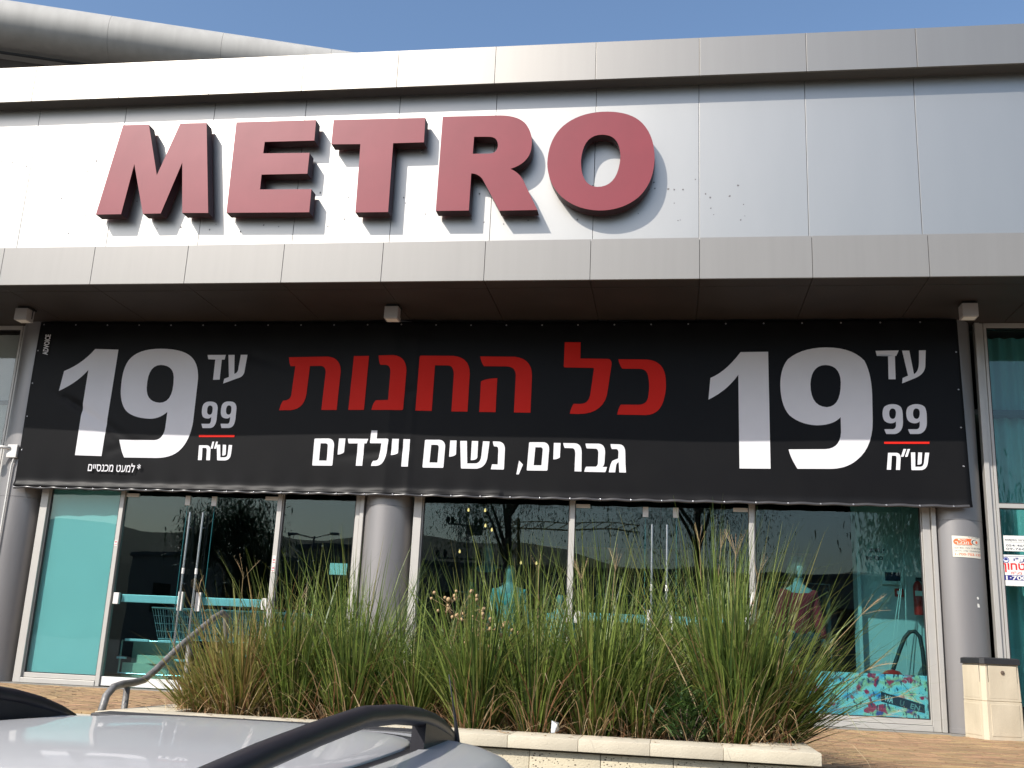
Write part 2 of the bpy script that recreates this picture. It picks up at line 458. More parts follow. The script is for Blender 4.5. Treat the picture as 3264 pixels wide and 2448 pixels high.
def text_obj(body, size, m, parent, loc, rot=(R(90), 0, 0), off=0.0, sx=1.0, name='lettering', align='LEFT', width=None):
    c = bpy.data.curves.new('txt', 'FONT')
    c.body = body; c.size = size; c.offset = off; c.align_x = align; c.resolution_u = 3
    o = bpy.data.objects.new('txt', c); COL.objects.link(o)
    dg = bpy.context.evaluated_depsgraph_get()
    me = bpy.data.meshes.new_from_object(o.evaluated_get(dg))
    bpy.data.objects.remove(o); bpy.data.curves.remove(c)
    me.materials.clear()
    if width:
        xs = [v.co.x for v in me.vertices]
        if xs: sx = width / max(1e-6, max(xs) - min(xs))
    for v in me.vertices: v.co.x *= sx
    return link(name, me, m, parent, loc, rot)
SIGN = {
'M': (((-6.797,6.793,),(-6.451,6.791,),(-6.249,6.093,),(-6.035,6.79,),(-5.689,6.786,),(-5.518,5.581,),(-5.851,5.588,),(-5.938,6.258,),(-6.128,5.587,),(-6.36,5.587,),(-6.568,6.256,),(-6.644,5.588,),(-6.976,5.589,),),),
'E': (((-5.301,6.78,),(-4.279,6.774,),(-4.276,6.499,),(-4.904,6.501,),(-4.907,6.348,),(-4.32,6.337,),(-4.321,6.064,),(-4.897,6.067,),(-4.895,5.872,),(-4.25,5.861,),(-4.249,5.564,),(-5.286,5.578,),),),
'T': (((-4.058,6.766,),(-2.92,6.753,),(-2.915,6.432,),(-3.291,6.432,),(-3.285,5.547,),(-3.682,5.55,),(-3.694,6.433,),(-4.057,6.442,),),),
'R': (((-2.708,6.76,),(-2.006,6.751,),(-1.757,6.737,0,),(-1.68,6.592,),(-1.613,6.48,0,),(-1.625,6.335,),(-1.632,6.131,0,),(-1.861,6.058,),(-1.737,6.002,0,),(-1.68,5.858,),(-1.525,5.536,),(-1.965,5.536,),(-2.166,5.906,),(-2.22,6.01,0,),(-2.321,6.013,),(-2.324,5.546,),(-2.715,5.549,),),((-2.313,6.484,),(-2.128,6.478,),(-2.028,6.47,0,),(-2.023,6.365,),(-2.023,6.26,0,),(-2.128,6.261,),(-2.317,6.264,),),),
'O': (((-1.433,6.113,),(-1.433,6.426,0,),(-1.262,6.59,),(-1.068,6.766,0,),(-0.749,6.754,),(-0.444,6.738,0,),(-0.322,6.557,),(-0.206,6.398,0,),(-0.204,6.137,),(-0.211,5.832,0,),(-0.385,5.663,),(-0.563,5.509,0,),(-0.819,5.515,),(-1.076,5.527,0,),(-1.254,5.694,),(-1.417,5.863,0,),),((-1.044,6.138,),(-1.027,6.468,0,),(-0.808,6.461,),(-0.597,6.454,0,),(-0.592,6.172,),(-0.611,5.8,0,),(-0.847,5.806,),(-1.035,5.818,0,),),)}
PRINT = {
'1L': (((-7.568,4.284,),(-7.242,4.278,),(-7.257,2.844,),(-7.623,2.848,),(-7.618,3.994,),(-7.745,3.817,0,),(-7.982,3.7,),(-7.954,3.973,),(-7.72,4.073,0,),),),
'9L': (((-6.648,4.294,),(-6.343,4.294,0,),(-6.209,4.184,),(-6.096,4.089,0,),(-6.079,3.89,),(-6.075,3.31,),(-6.088,3.086,0,),(-6.188,2.963,),(-6.288,2.84,0,),(-6.51,2.836,),(-6.947,2.833,),(-7.019,2.95,0,),(-7.047,3.064,),(-6.574,3.067,),(-6.436,3.071,0,),(-6.444,3.285,),(-6.444,3.444,),(-6.539,3.35,0,),(-6.668,3.349,),(-6.906,3.352,0,),(-7.018,3.455,),(-7.104,3.548,0,),(-7.125,3.715,),(-7.162,4.054,0,),(-7.048,4.171,),(-6.933,4.293,0,),),((-6.618,4.073,),(-6.443,4.067,0,),(-6.419,3.909,),(-6.375,3.565,0,),(-6.568,3.563,),(-6.753,3.572,0,),(-6.774,3.76,),(-6.803,4.072,0,),),),
'1R': (((0.823,4.254,),(1.145,4.257,),(1.15,2.838,),(0.796,2.835,),(0.793,3.972,),(0.66,3.775,0,),(0.44,3.664,),(0.465,3.932,),(0.643,4.006,0,),),),
'9R': (((1.819,4.31,),(2.113,4.31,0,),(2.249,4.147,),(2.322,3.995,0,),(2.32,3.73,),(2.313,3.413,),(2.3,3.1,0,),(2.116,2.951,),(2.009,2.858,0,),(1.844,2.847,),(1.454,2.842,),(1.375,2.974,0,),(1.359,3.07,),(1.772,3.077,),(1.939,3.085,0,),(1.954,3.279,),(1.956,3.459,),(1.869,3.361,0,),(1.684,3.359,),(1.499,3.366,0,),(1.377,3.477,),(1.281,3.589,0,),(1.279,3.837,),(1.281,4.048,0,),(1.374,4.164,),(1.54,4.309,0,),),((1.803,4.092,),(1.972,4.089,0,),(1.972,3.879,),(1.964,3.587,0,),(1.805,3.577,),(1.619,3.583,0,),(1.625,3.858,),(1.642,4.088,0,),),),
'dR': (((2.381,4.268,),(2.642,4.272,),(2.612,4.205,),(2.597,4.205,),(2.591,3.921,),(2.512,3.92,),(2.519,4.201,),(2.393,4.205,),),),
'aR': (((2.68,4.27,),(2.761,4.27,),(2.799,3.982,),(2.856,4.016,0,),(2.862,4.13,),(2.869,4.271,),(2.944,4.273,),(2.929,4.073,),(2.915,3.979,0,),(2.8,3.931,),(2.661,3.87,),(2.67,3.936,),(2.732,3.965,),),),
'dL': (((-5.986,4.21,),(-5.733,4.21,),(-5.743,4.147,),(-5.781,4.147,),(-5.778,3.877,),(-5.87,3.876,),(-5.871,4.147,),(-5.968,4.151,),),),
'aL': (((-5.697,4.21,),(-5.612,4.21,),(-5.586,3.955,),(-5.534,3.966,0,),(-5.538,4.039,),(-5.526,4.211,),(-5.435,4.211,),(-5.448,3.997,),(-5.449,3.914,0,),(-5.542,3.893,),(-5.725,3.825,),(-5.716,3.888,),(-5.655,3.913,),),),
'rt': (((-4.864,4.177,),(-4.347,4.186,),(-4.171,4.172,0,),(-4.154,3.992,),(-4.16,3.484,),(-4.361,3.482,),(-4.352,3.98,),(-4.365,4.063,0,),(-4.431,4.061,),(-4.57,4.059,),(-4.579,3.692,),(-4.592,3.491,0,),(-4.771,3.477,),(-4.922,3.476,),(-4.907,3.571,0,),(-4.88,3.601,),(-4.784,3.605,0,),(-4.78,3.679,),(-4.767,4.058,),(-4.831,4.059,),(-4.853,4.098,0,),),),
'rv': (((-3.996,4.192,),(-3.796,4.192,),(-3.804,3.487,),(-4.007,3.485,),),),
'rn': (((-3.668,4.197,),(-3.477,4.2,),(-3.305,4.186,0,),(-3.292,3.996,),(-3.299,3.504,),(-3.301,3.488,0,),(-3.318,3.488,),(-3.706,3.487,),(-3.693,3.582,0,),(-3.655,3.613,),(-3.499,3.616,),(-3.497,3.972,),(-3.5,4.073,0,),(-3.573,4.072,),(-3.633,4.073,),(-3.661,4.102,0,),),),
'rx': (((-3.134,4.175,),(-3.133,4.196,0,),(-3.112,4.196,),(-2.704,4.195,),(-2.491,4.176,0,),(-2.481,3.965,),(-2.484,3.481,),(-2.686,3.481,),(-2.684,3.964,),(-2.696,4.069,0,),(-2.766,4.07,),(-2.931,4.071,),(-2.935,3.485,),(-3.142,3.485,),),),
'rh': (((-2.361,4.189,),(-1.923,4.186,),(-1.706,4.162,0,),(-1.699,3.943,),(-1.699,3.475,),(-1.903,3.476,),(-1.901,3.954,),(-1.911,4.058,0,),(-2.025,4.061,),(-2.306,4.062,),(-2.344,4.111,0,),),),
'rhf': (((-2.131,3.908,),(-2.132,3.478,),(-2.336,3.478,),(-2.334,3.867,),(-2.268,3.906,0,),),),
'rl': (((-1.308,4.378,),(-1.111,4.378,),(-1.109,4.169,),(-0.77,4.166,),(-0.724,4.165,0,),(-0.724,4.092,),(-0.772,3.709,),(-0.824,3.472,0,),(-1.111,3.465,),(-1.216,3.467,),(-1.206,3.539,0,),(-1.175,3.592,),(-1.091,3.592,),(-0.988,3.595,0,),(-0.974,3.719,),(-0.939,4.031,),(-0.939,4.049,0,),(-0.959,4.049,),(-1.291,4.052,),(-1.309,4.054,0,),(-1.31,4.072,),),),
'rk': (((-0.643,4.163,),(-0.297,4.161,),(-0.108,4.148,0,),(-0.073,3.963,),(-0.052,3.809,0,),(-0.079,3.703,),(-0.114,3.474,0,),(-0.3,3.465,),(-0.644,3.465,),(-0.631,3.545,0,),(-0.603,3.59,),(-0.392,3.592,),(-0.296,3.595,0,),(-0.278,3.678,),(-0.253,3.82,0,),(-0.278,3.95,),(-0.296,4.043,0,),(-0.387,4.042,),(-0.594,4.042,),(-0.63,4.093,0,),),),
'wm': (((-4.401,3.114,),(-4.237,3.117,),(-4.16,3.115,0,),(-4.152,3.032,),(-4.152,2.786,),(-4.152,2.773,0,),(-4.165,2.773,),(-4.4,2.772,),(-4.414,2.771,0,),(-4.415,2.784,),(-4.416,3.101,),(-4.415,3.114,0,),),((-4.33,3.054,),(-4.264,3.055,),(-4.234,3.052,0,),(-4.233,3.021,),(-4.232,2.836,),(-4.332,2.836,),),),
'wm2': (((-2.98,3.118,),(-2.818,3.12,),(-2.742,3.118,0,),(-2.737,3.034,),(-2.743,2.784,),(-2.744,2.772,0,),(-2.757,2.772,),(-2.988,2.77,),(-3.003,2.77,0,),(-3.003,2.783,),(-2.995,3.105,),(-2.994,3.117,0,),),((-2.912,3.056,),(-2.846,3.057,),(-2.816,3.055,0,),(-2.816,3.023,),(-2.821,2.836,),(-2.92,2.835,),),),
'wm3': (((-1.686,3.108,),(-1.53,3.11,),(-1.456,3.108,0,),(-1.453,3.025,),(-1.465,2.776,),(-1.467,2.763,0,),(-1.479,2.763,),(-1.703,2.761,),(-1.717,2.761,0,),(-1.716,2.774,),(-1.701,3.095,),(-1.7,3.108,0,),),((-1.622,3.047,),(-1.559,3.048,),(-1.53,3.045,0,),(-1.531,3.014,),(-1.54,2.827,),(-1.635,2.826,),),),
'wy1': (((-4.095,3.118,),(-4.011,3.119,),(-4.015,2.945,),(-4.045,2.918,0,),(-4.097,2.914,),),),
'wd': (((-3.98,3.117,),(-3.714,3.117,),(-3.735,3.06,),(-3.762,3.06,),(-3.765,2.777,),(-3.848,2.777,),(-3.845,3.058,),(-3.964,3.057,),(-3.976,3.084,0,),),),
'wl': (((-3.684,3.223,),(-3.606,3.224,),(-3.606,3.121,),(-3.473,3.122,),(-3.453,3.12,0,),(-3.454,3.099,),(-3.468,2.937,),(-3.485,2.779,0,),(-3.592,2.778,),(-3.652,2.778,),(-3.649,2.819,0,),(-3.628,2.841,),(-3.607,2.842,),(-3.563,2.844,0,),(-3.558,2.897,),(-3.541,3.063,),(-3.676,3.062,),(-3.69,3.062,0,),(-3.69,3.078,),),),
'wy2': (((-3.407,3.121,),(-3.323,3.122,),(-3.323,2.944,),(-3.355,2.92,0,),(-3.41,2.916,),),),
'wv': (((-3.266,3.12,),(-3.182,3.119,),(-3.185,2.777,),(-3.268,2.777,),),),
'wy3': (((-2.679,3.115,),(-2.599,3.116,),(-2.596,2.942,),(-2.623,2.915,0,),(-2.681,2.911,),),),
'wsh': (((-2.554,3.112,),(-2.47,3.113,),(-2.451,2.833,),(-2.357,2.835,),(-2.29,2.838,0,),(-2.282,2.92,),(-2.27,3.112,),(-2.188,3.11,),(-2.206,2.902,),(-2.227,2.772,0,),(-2.353,2.77,),(-2.512,2.769,),(-2.524,2.769,0,),(-2.526,2.781,),),),
'wshf': (((-2.409,3.113,),(-2.33,3.113,),(-2.33,2.91,),(-2.335,2.876,0,),(-2.409,2.874,),),),
'wn': (((-2.148,3.112,),(-2.082,3.111,),(-1.997,3.108,0,),(-1.994,3.011,),(-1.995,2.781,),(-1.994,2.766,0,),(-2.008,2.766,),(-2.156,2.767,),(-2.149,2.807,0,),(-2.143,2.829,),(-2.074,2.828,),(-2.075,3.001,),(-2.077,3.047,0,),(-2.098,3.048,),(-2.129,3.05,),(-2.143,3.072,0,),),),
'wc': (((-1.815,2.88,),(-1.765,2.833,),(-1.811,2.711,),(-1.841,2.712,),),),
'wy4': (((-1.399,3.104,),(-1.317,3.104,),(-1.32,2.927,),(-1.35,2.903,0,),(-1.4,2.902,),),),
'wr': (((-1.285,3.104,),(-1.149,3.104,),(-1.06,3.101,0,),(-1.059,2.988,),(-1.056,2.761,),(-1.139,2.762,),(-1.136,2.978,),(-1.138,3.042,0,),(-1.176,3.043,),(-1.266,3.044,),(-1.28,3.071,0,),),),
'wb': (((-1.015,3.102,),(-0.859,3.103,),(-0.779,3.098,0,),(-0.779,2.993,),(-0.784,2.88,),(-0.787,2.832,0,),(-0.81,2.821,),(-0.752,2.822,),(-0.763,2.776,0,),(-0.772,2.759,),(-1.021,2.759,),(-1.015,2.809,0,),(-0.999,2.821,),(-0.889,2.823,),(-0.861,2.831,0,),(-0.861,2.878,),(-0.859,2.992,),(-0.862,3.041,0,),(-0.895,3.042,),(-0.999,3.043,),(-1.012,3.065,0,),),),
'wg': (((-0.715,3.101,),(-0.607,3.1,),(-0.537,3.092,0,),(-0.538,2.988,),(-0.534,2.865,),(-0.526,2.759,),(-0.605,2.76,),(-0.614,2.883,),(-0.64,2.873,0,),(-0.644,2.844,),(-0.654,2.76,),(-0.729,2.76,),(-0.714,2.871,0,),(-0.687,2.9,),(-0.621,2.928,),(-0.619,3.005,),(-0.625,3.041,0,),(-0.648,3.042,),(-0.699,3.041,),(-0.713,3.065,0,),),),
's1L': (((-5.876,3.586,),(-5.815,3.586,0,),(-5.788,3.56,),(-5.764,3.538,0,),(-5.76,3.491,),(-5.757,3.351,),(-5.759,3.296,0,),(-5.78,3.266,),(-5.8,3.236,0,),(-5.846,3.236,),(-5.935,3.236,),(-5.95,3.264,0,),(-5.956,3.292,),(-5.859,3.292,),(-5.831,3.293,0,),(-5.833,3.345,),(-5.834,3.383,),(-5.853,3.361,0,),(-5.879,3.361,),(-5.927,3.361,0,),(-5.95,3.386,),(-5.967,3.408,0,),(-5.972,3.448,),(-5.979,3.529,0,),(-5.956,3.556,),(-5.933,3.585,0,),),((-5.87,3.534,),(-5.835,3.532,0,),(-5.829,3.495,),(-5.82,3.413,0,),(-5.859,3.412,),(-5.897,3.414,0,),(-5.901,3.459,),(-5.907,3.533,0,),),),
's2L': (((-5.617,3.588,),(-5.557,3.589,0,),(-5.53,3.563,),(-5.507,3.541,0,),(-5.503,3.493,),(-5.501,3.354,),(-5.503,3.299,0,),(-5.523,3.27,),(-5.543,3.24,0,),(-5.588,3.239,),(-5.677,3.239,),(-5.691,3.267,0,),(-5.696,3.295,),(-5.602,3.295,),(-5.574,3.296,0,),(-5.576,3.348,),(-5.576,3.386,),(-5.595,3.364,0,),(-5.621,3.364,),(-5.668,3.364,0,),(-5.691,3.389,),(-5.708,3.411,0,),(-5.712,3.451,),(-5.719,3.531,0,),(-5.696,3.559,),(-5.674,3.588,0,),),((-5.611,3.536,),(-5.576,3.535,0,),(-5.572,3.497,),(-5.562,3.415,0,),(-5.601,3.415,),(-5.638,3.417,0,),(-5.642,3.462,),(-5.648,3.536,0,),),),
's1R': (((2.544,3.62,),(2.607,3.621,0,),(2.636,3.582,),(2.652,3.546,0,),(2.65,3.482,),(2.648,3.404,),(2.644,3.327,0,),(2.603,3.29,),(2.579,3.267,0,),(2.543,3.265,),(2.458,3.264,),(2.441,3.297,0,),(2.439,3.321,),(2.528,3.322,),(2.565,3.324,0,),(2.569,3.371,),(2.57,3.416,),(2.551,3.392,0,),(2.511,3.391,),(2.47,3.393,0,),(2.445,3.42,),(2.425,3.447,0,),(2.426,3.507,),(2.428,3.557,0,),(2.448,3.585,),(2.484,3.62,0,),),((2.54,3.568,),(2.576,3.568,0,),(2.575,3.517,),(2.572,3.447,0,),(2.538,3.444,),(2.498,3.446,0,),(2.5,3.512,),(2.505,3.567,0,),),),
's2R': (((2.808,3.623,),(2.871,3.623,0,),(2.9,3.585,),(2.915,3.548,0,),(2.914,3.485,),(2.911,3.407,),(2.907,3.33,0,),(2.865,3.294,),(2.841,3.271,0,),(2.805,3.269,),(2.72,3.268,),(2.703,3.301,0,),(2.701,3.324,),(2.791,3.325,),(2.827,3.327,0,),(2.831,3.375,),(2.833,3.419,),(2.813,3.395,0,),(2.773,3.394,),(2.733,3.396,0,),(2.708,3.423,),(2.688,3.45,0,),(2.689,3.509,),(2.691,3.56,0,),(2.712,3.587,),(2.748,3.622,0,),),((2.803,3.571,),(2.84,3.57,0,),(2.839,3.52,),(2.835,3.45,0,),(2.801,3.447,),(2.761,3.449,0,),(2.764,3.515,),(2.769,3.57,0,),),),
'xR': (((2.466,3.038,),(2.467,3.044,0,),(2.471,3.044,),(2.559,3.045,),(2.605,3.041,0,),(2.602,2.982,),(2.589,2.847,),(2.545,2.847,),(2.557,2.981,),(2.558,3.011,0,),(2.543,3.011,),(2.507,3.01,),(2.49,2.847,),(2.445,2.847,),),),
'xL': (((-5.954,3.005,),(-5.954,3.011,0,),(-5.949,3.011,),(-5.85,3.012,),(-5.798,3.008,0,),(-5.791,2.951,),(-5.782,2.819,),(-5.832,2.819,),(-5.841,2.95,),(-5.846,2.978,0,),(-5.863,2.978,),(-5.903,2.978,),(-5.893,2.819,),(-5.944,2.819,),),),
'sR': (((2.718,3.052,),(2.764,3.053,),(2.757,2.886,),(2.809,2.887,),(2.845,2.888,0,),(2.854,2.937,),(2.872,3.052,),(2.917,3.051,),(2.895,2.927,),(2.876,2.849,0,),(2.807,2.848,),(2.72,2.847,),(2.713,2.847,0,),(2.713,2.854,),),),
'sfR': (((2.797,3.053,),(2.84,3.052,),(2.828,2.931,),(2.823,2.911,0,),(2.782,2.91,),),),
'sL': (((-5.715,3.021,),(-5.668,3.022,),(-5.646,2.858,),(-5.592,2.859,),(-5.553,2.86,0,),(-5.553,2.908,),(-5.553,3.02,),(-5.506,3.019,),(-5.508,2.898,),(-5.515,2.822,0,),(-5.587,2.82,),(-5.678,2.82,),(-5.685,2.82,0,),(-5.686,2.827,),),),
'sfL': (((-5.633,3.022,),(-5.588,3.021,),(-5.579,2.902,),(-5.581,2.882,0,),(-5.623,2.882,),),),
'q1R': (((2.638,3.091,),(2.669,3.091,),(2.634,3.0,),(2.606,2.999,),),),
'q2R': (((2.683,3.091,),(2.71,3.092,),(2.678,3.001,),(2.651,3.0,),),),
'q1L': (((-5.779,3.06,),(-5.754,3.061,),(-5.763,2.97,),(-5.793,2.969,),),),
'q2L': (((-5.729,3.061,),(-5.704,3.061,),(-5.717,2.97,),(-5.747,2.97,),),),
'lR': (((2.43,3.172,),(2.926,3.179,),(2.925,3.155,),(2.429,3.148,),),),
'lL': (((-5.971,3.145,),(-5.49,3.149,),(-5.489,3.123,),(-5.971,3.118,),),)}
# ------------------------------------------------------------------ ground
g = G(); g.add([(-400, -400, -1.1), (400, -400, -1.1), (400, 400, -1.1), (-400, 400, -1.1)], [(0, 1, 2, 3)])
prop(g.obj('car_park_asphalt', MT['asphalt']), kind='structure')
for i in range(7):
    x = -5.35 + 2.65 * i - 0.0
    g = G(); g.box(x - 0.05, x + 0.05, -0.3, 5.0, -1.099, -1.094)
    prop(g.obj('parking_line', MT['paint_line']), kind='structure')
# raised pavement body (behind the planter and beside the stairs)
g = G()
g.box(0.82, 16, 6.02, 24, -1.1, -0.06)
g.box(-3.36, 0.82, 8.92, 24, -1.1, -0.06)
g.box(-20, -3.36, 8.2, 24, -1.1, -0.06)
g.box(-20, -6.6, 6.02, 8.2, -1.1, -0.06)
pave = g.obj('pavement', MT['joint_sand'])
prop(pave, kind='structure')

# interlocking pavers: nearest ones singly, the rest joined
pv = G(); b = 0.004
L, W = 0.194, 0.094
def paver_geo(g, x, y, z, rot=0):
    a, c = (W, L) if rot else (L, W)
    x0, x1, y0, y1 = x - a / 2, x + a / 2, y - c / 2, y + c / 2
    g.add([(x0, y0, z - 0.062), (x1, y0, z - 0.062), (x1, y1, z - 0.062), (x0, y1, z - 0.062),
           (x0, y0, z - b), (x1, y0, z - b), (x1, y1, z - b), (x0, y1, z - b),
           (x0 + b, y0 + b, z), (x1 - b, y0 + b, z), (x1 - b, y1 - b, z), (x0 + b, y1 - b, z)],
          [(0, 1, 5, 4), (1, 2, 6, 5), (2, 3, 7, 6), (3, 0, 4, 7), (4, 5, 9, 8), (5, 6, 10, 9), (6, 7, 11, 10), (7, 4, 8, 11), (8, 9, 10, 11)])
paver_geo(pv, 0, 0, 0)
paver_me = pv.mesh('paver'); paver_me.materials.append(MT['paver'])
far = G(); near = []
rr = random.Random(3)
row = 0
y = 6.1
while y < 12.0:
    x = -8.8 + (0.1 if row % 2 else 0)
    while x < 9.0:
        ok = True
        if -3.4 < x < 0.95 and y < 8.98: ok = False
        if x <= -3.4 and y < 8.3: ok = False
        if x < -6.8 and y < 8.3: ok = False
        # concrete strip along the right hand window
        if x > 2.6 and y > 11.92 - max(0.0, x - 2.9) * 0.55: ok = False
        if y > 11.98 and x > -3: ok = False
        if ok:
            vis = (0.9 < x < 3.9 and 7.6 < y < 10.6 and x < 0.31 * y + 0.1) 
            vis2 = (-6.2 < x < -3.3 and 8.4 < y < 10.2)
            (near if (vis or vis2) else None)
            z = rr.uniform(-0.0025, 0.0025)
            if vis or vis2: near.append((x, y, z))
            else: paver_geo(far, x, y, z)
        x += 0.2
    y += 0.1; row += 1
near.sort(key=lambda p: math.hypot(p[0], p[1]) / (1 if p[0] > 0 else 0.9))
for i, p in enumerate(near):
    if i < 300:
        o = bpy.data.objects.new('paver', paver_me); COL.objects.link(o); o.parent = pave
        o.location = p; o.rotation_euler = (rr.uniform(-.01, .01), rr.uniform(-.01, .01), rr.uniform(-.02, .02))
    else:
        paver_geo(far, *p)
prop(far.obj('far_pavers', MT['paver_i'], pave), kind='stuff')
# concrete strip by the glazing
g = G()
g.add([(-20, 11.99, -0.004), (2.6, 11.99, -0.004), (2.9, 11.9, -0.004), (9, 8.6, -0.004), (16, 8.6, -0.004), (16, 12.6, -0.004), (-20, 12.6, -0.004)],
      [(0, 1, 2, 3, 4, 5, 6)])
prop(g.obj('concrete_strip', MT['concrete']), kind='structure')

# stairs from the car park up to the pavement, left of the planter
st = thing('stairway', 'stone stairs from the car park up to the pavement left of the planter', 'stairs', (-5.0, 5.4, -1.1))
for i in range(7):
    g = G(); y0 = 5.25 + i * 0.42; z1 = -1.1 + 0.157 * (i + 1)
    g.bbox(-6.6 + 5.0, -3.37 + 5.0, y0 - 5.4, 8.19 - 5.4 if i == 6 else y0 + 0.46 - 5.4, 0, z1 + 1.1, 0.012)
    g.obj('step', MT['coping'], st)

# ------------------------------------------------------------------ shop building
FY = 10.829
bld = thing('shop_building', 'single storey shop front with metal clad fascia, round columns and green glazing', 'building', (0, 0, 0))
X0 = -8.1012
def panel(name, x0, x1, y, z0, z1, m, t=0.03):
    g = G(); g.bbox(x0, x1, y, y + t, z0, z1, 0.0015)
    g.obj(name, m, bld)
for i in range(-6, 14):
    a = X0 + 1.2 * i + 0.003; c = a + 1.194
    panel('parapet_panel', a, c, FY, 7.166, 7.656, MT['champagne'])
    panel('sign_panel', a, c, 11.044, 5.10, 7.20, MT['silver'])
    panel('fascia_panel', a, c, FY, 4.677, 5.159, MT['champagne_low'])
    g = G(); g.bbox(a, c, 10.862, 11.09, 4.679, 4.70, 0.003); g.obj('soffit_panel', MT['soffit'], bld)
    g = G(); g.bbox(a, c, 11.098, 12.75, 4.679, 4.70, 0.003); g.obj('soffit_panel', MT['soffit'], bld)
g = G()
xa, xb = X0 - 7.2, X0 + 16.8
g.box(xa, xb, 10.862, 11.042, 7.17, 7.64); g.box(xa, xb, 10.862, 11.042, 4.705, 5.15)
g.box(xa, xb, 11.078, 11.12, 4.705, 7.63)
g.obj('cladding_backing', MT['joint'], bld)
g = G(); g.box(xa, xb, FY + 0.004, 11.3, 7.657, 7.66); g.obj('parapet_cap', MT['champagne'], bld)
g = G(); g.box(xa, xb, 11.13, 24, 7.2, 7.4); g.box(xa, xb, 11.13, 24, 4.72, 4.8)
g.obj('roof', MT['hall_wall'], bld)
g = G(); g.box(xa, xb, 23.8, 24, 0, 7.2); g.box(xa, xa + 0.2, 12.5, 23.8, 0, 7.2); g.box(xb - 0.2, xb, 12.5, 23.8, 0, 7.2)
g.obj('wall', MT['hall_wall'], bld)
# screw holes and scars of earlier signs on the sign panels
g = G(); rr = random.Random(11)
def scar(x, z, r):
    n = 6; vs = [(x + r * math.cos(2 * math.pi * j / n) * rr.uniform(.6, 1.2), 11.0425, z + r * math.sin(2 * math.pi * j / n) * rr.uniform(.6, 1.3)) for j in range(n)]
    g.add(vs, [tuple(range(n))])
for i in range(110):
    x = rr.choice([rr.uniform(-8.6, 0.9)] * 3 + [rr.uniform(-1, 0.9)])
    z = rr.choice([5.62, 5.75, 5.86, 5.5, 5.9]) + rr.gauss(0, 0.03)
    if x < -6.6: z = rr.uniform(5.4, 6.6)
    scar(x, z, rr.uniform(0.006, 0.014))
prop(g.obj('screw_hole', mat('scar_grey', (0.16, 0.15, 0.15), 0.8), bld), kind='stuff')

# columns
for cx, cr in ((-8.50, 0.31), (-3.47, 0.31), (3.24, 0.29), (-13.4, 0.31)):
    g = G(); g.lathe([(cr + 0.004, 0), (cr + 0.004, 0.05), (cr, 0.052), (cr, 2.3), (cr - 0.004, 2.302), (cr - 0.004, 2.306), (cr, 2.308), (cr, 4.70)], n=56)
    g.obj('column', MT['column'], bld, (cx, 12.57, 0), smooth=30)

GY = 12.45
def bar(name, x0, x1, z0, z1, y0=GY - 0.03, y1=GY + 0.05, m='frame'):
    g = G(); g.bbox(x0, x1, y0, y1, z0, z1, 0.004); return g.obj(name, MT[m], bld)
def pane(x0, x1, z0, z1, parent, y=GY, name='pane', m='glass'):
    g = G(); g.box(x0, x1, y - 0.004, y + 0.004, z0, z1); return g.obj(name, MT[m], parent)
def gasket(x0, x1, z0, z1, parent):
    g = G(); t = 0.012
    for a in ((x0, x0 + t, z0, z1), (x1 - t, x1, z0, z1), (x0 + t, x1 - t, z0, z0 + t), (x0 + t, x1 - t, z1 - t, z1)):
        g.box(a[0], a[1], GY - 0.012, GY + 0.012, a[2], a[3])
    g.obj('gasket', MT['frame_dark'], parent)
TOP = 4.675
def window(x0, x1, z0, z1, transom=None, fr=0.035):
    """fixed light: frame, panes and gaskets"""
    g = G()
    g.bbox(x0, x0 + fr, GY - 0.025, GY + 0.04, z0, z1, 0.003)
    g.bbox(x1 - fr, x1, GY - 0.025, GY + 0.04, z0, z1, 0.003)
    g.bbox(x0 + fr, x1 - fr, GY - 0.025, GY + 0.04, z0, z0 + 0.055, 0.003)
    g.bbox(x0 + fr, x1 - fr, GY - 0.025, GY + 0.04, z1 - 0.055, z1, 0.003)
    zs = [z0 + 0.055, z1 - 0.055]
    gm = 'glass_clear' if x0 < -10 else 'glass'
    if transom:
        g.bbox(x0 + fr, x1 - fr, GY - 0.025, GY + 0.04, transom, transom + 0.05, 0.003)
        zs = [z0 + 0.055, transom, transom + 0.05, z1 - 0.055]
    w = g.obj('window', MT['frame'], bld)
    for k in range(0, len(zs), 2):
        pane(x0 + fr, x1 - fr, zs[k], zs[k + 1], w, m=gm)
        gasket(x0 + fr, x1 - fr, zs[k], zs[k + 1], w)
    return w
# bay A
bar('mullion', -8.11, -8.01, 0, TOP, GY - 0.06)
bar('mullion', -7.01, -6.955, 0, TOP, GY - 0.05)
bar('mullion', -4.885, -4.825, 0, TOP, GY - 0.05)
bar('mullion', -3.857, -3.81, 0, TOP, GY - 0.05)
bar('mullion', -3.80, -3.75, 0, TOP, GY - 0.08)
bar('sill', -8.01, -7.012, 0, 0.06, GY - 0.06)
bar('sill', -4.823, -3.859, 0, 0.06, GY - 0.06)
window(-8.008, -7.012, 0.065, TOP, 2.48, 0.012)
window(-4.823, -3.859, 0.065, TOP, 2.48, 0.012)
# bay B
bar('mullion', -3.12, -3.02, 0, TOP, GY - 0.06)
bar('mullion', -1.19, -1.135, 0, TOP, GY - 0.05)
bar('mullion', 0.908, 0.967, 0, TOP, GY - 0.05)
bar('mullion', 2.845, 2.93, 0, TOP, GY - 0.05)
bar('mullion', 2.935, 2.985, 0, TOP, GY - 0.09)
bar('sill', -3.018, -1.192, 0, 0.06, GY - 0.06)
bar('sill', 0.969, 2.843, 0, 0.06, GY - 0.06)
window(-3.018, -1.192, 0.065, TOP, 2.48, 0.012)
window(0.969, 2.843, 0.065, TOP, 2.48, 0.012)
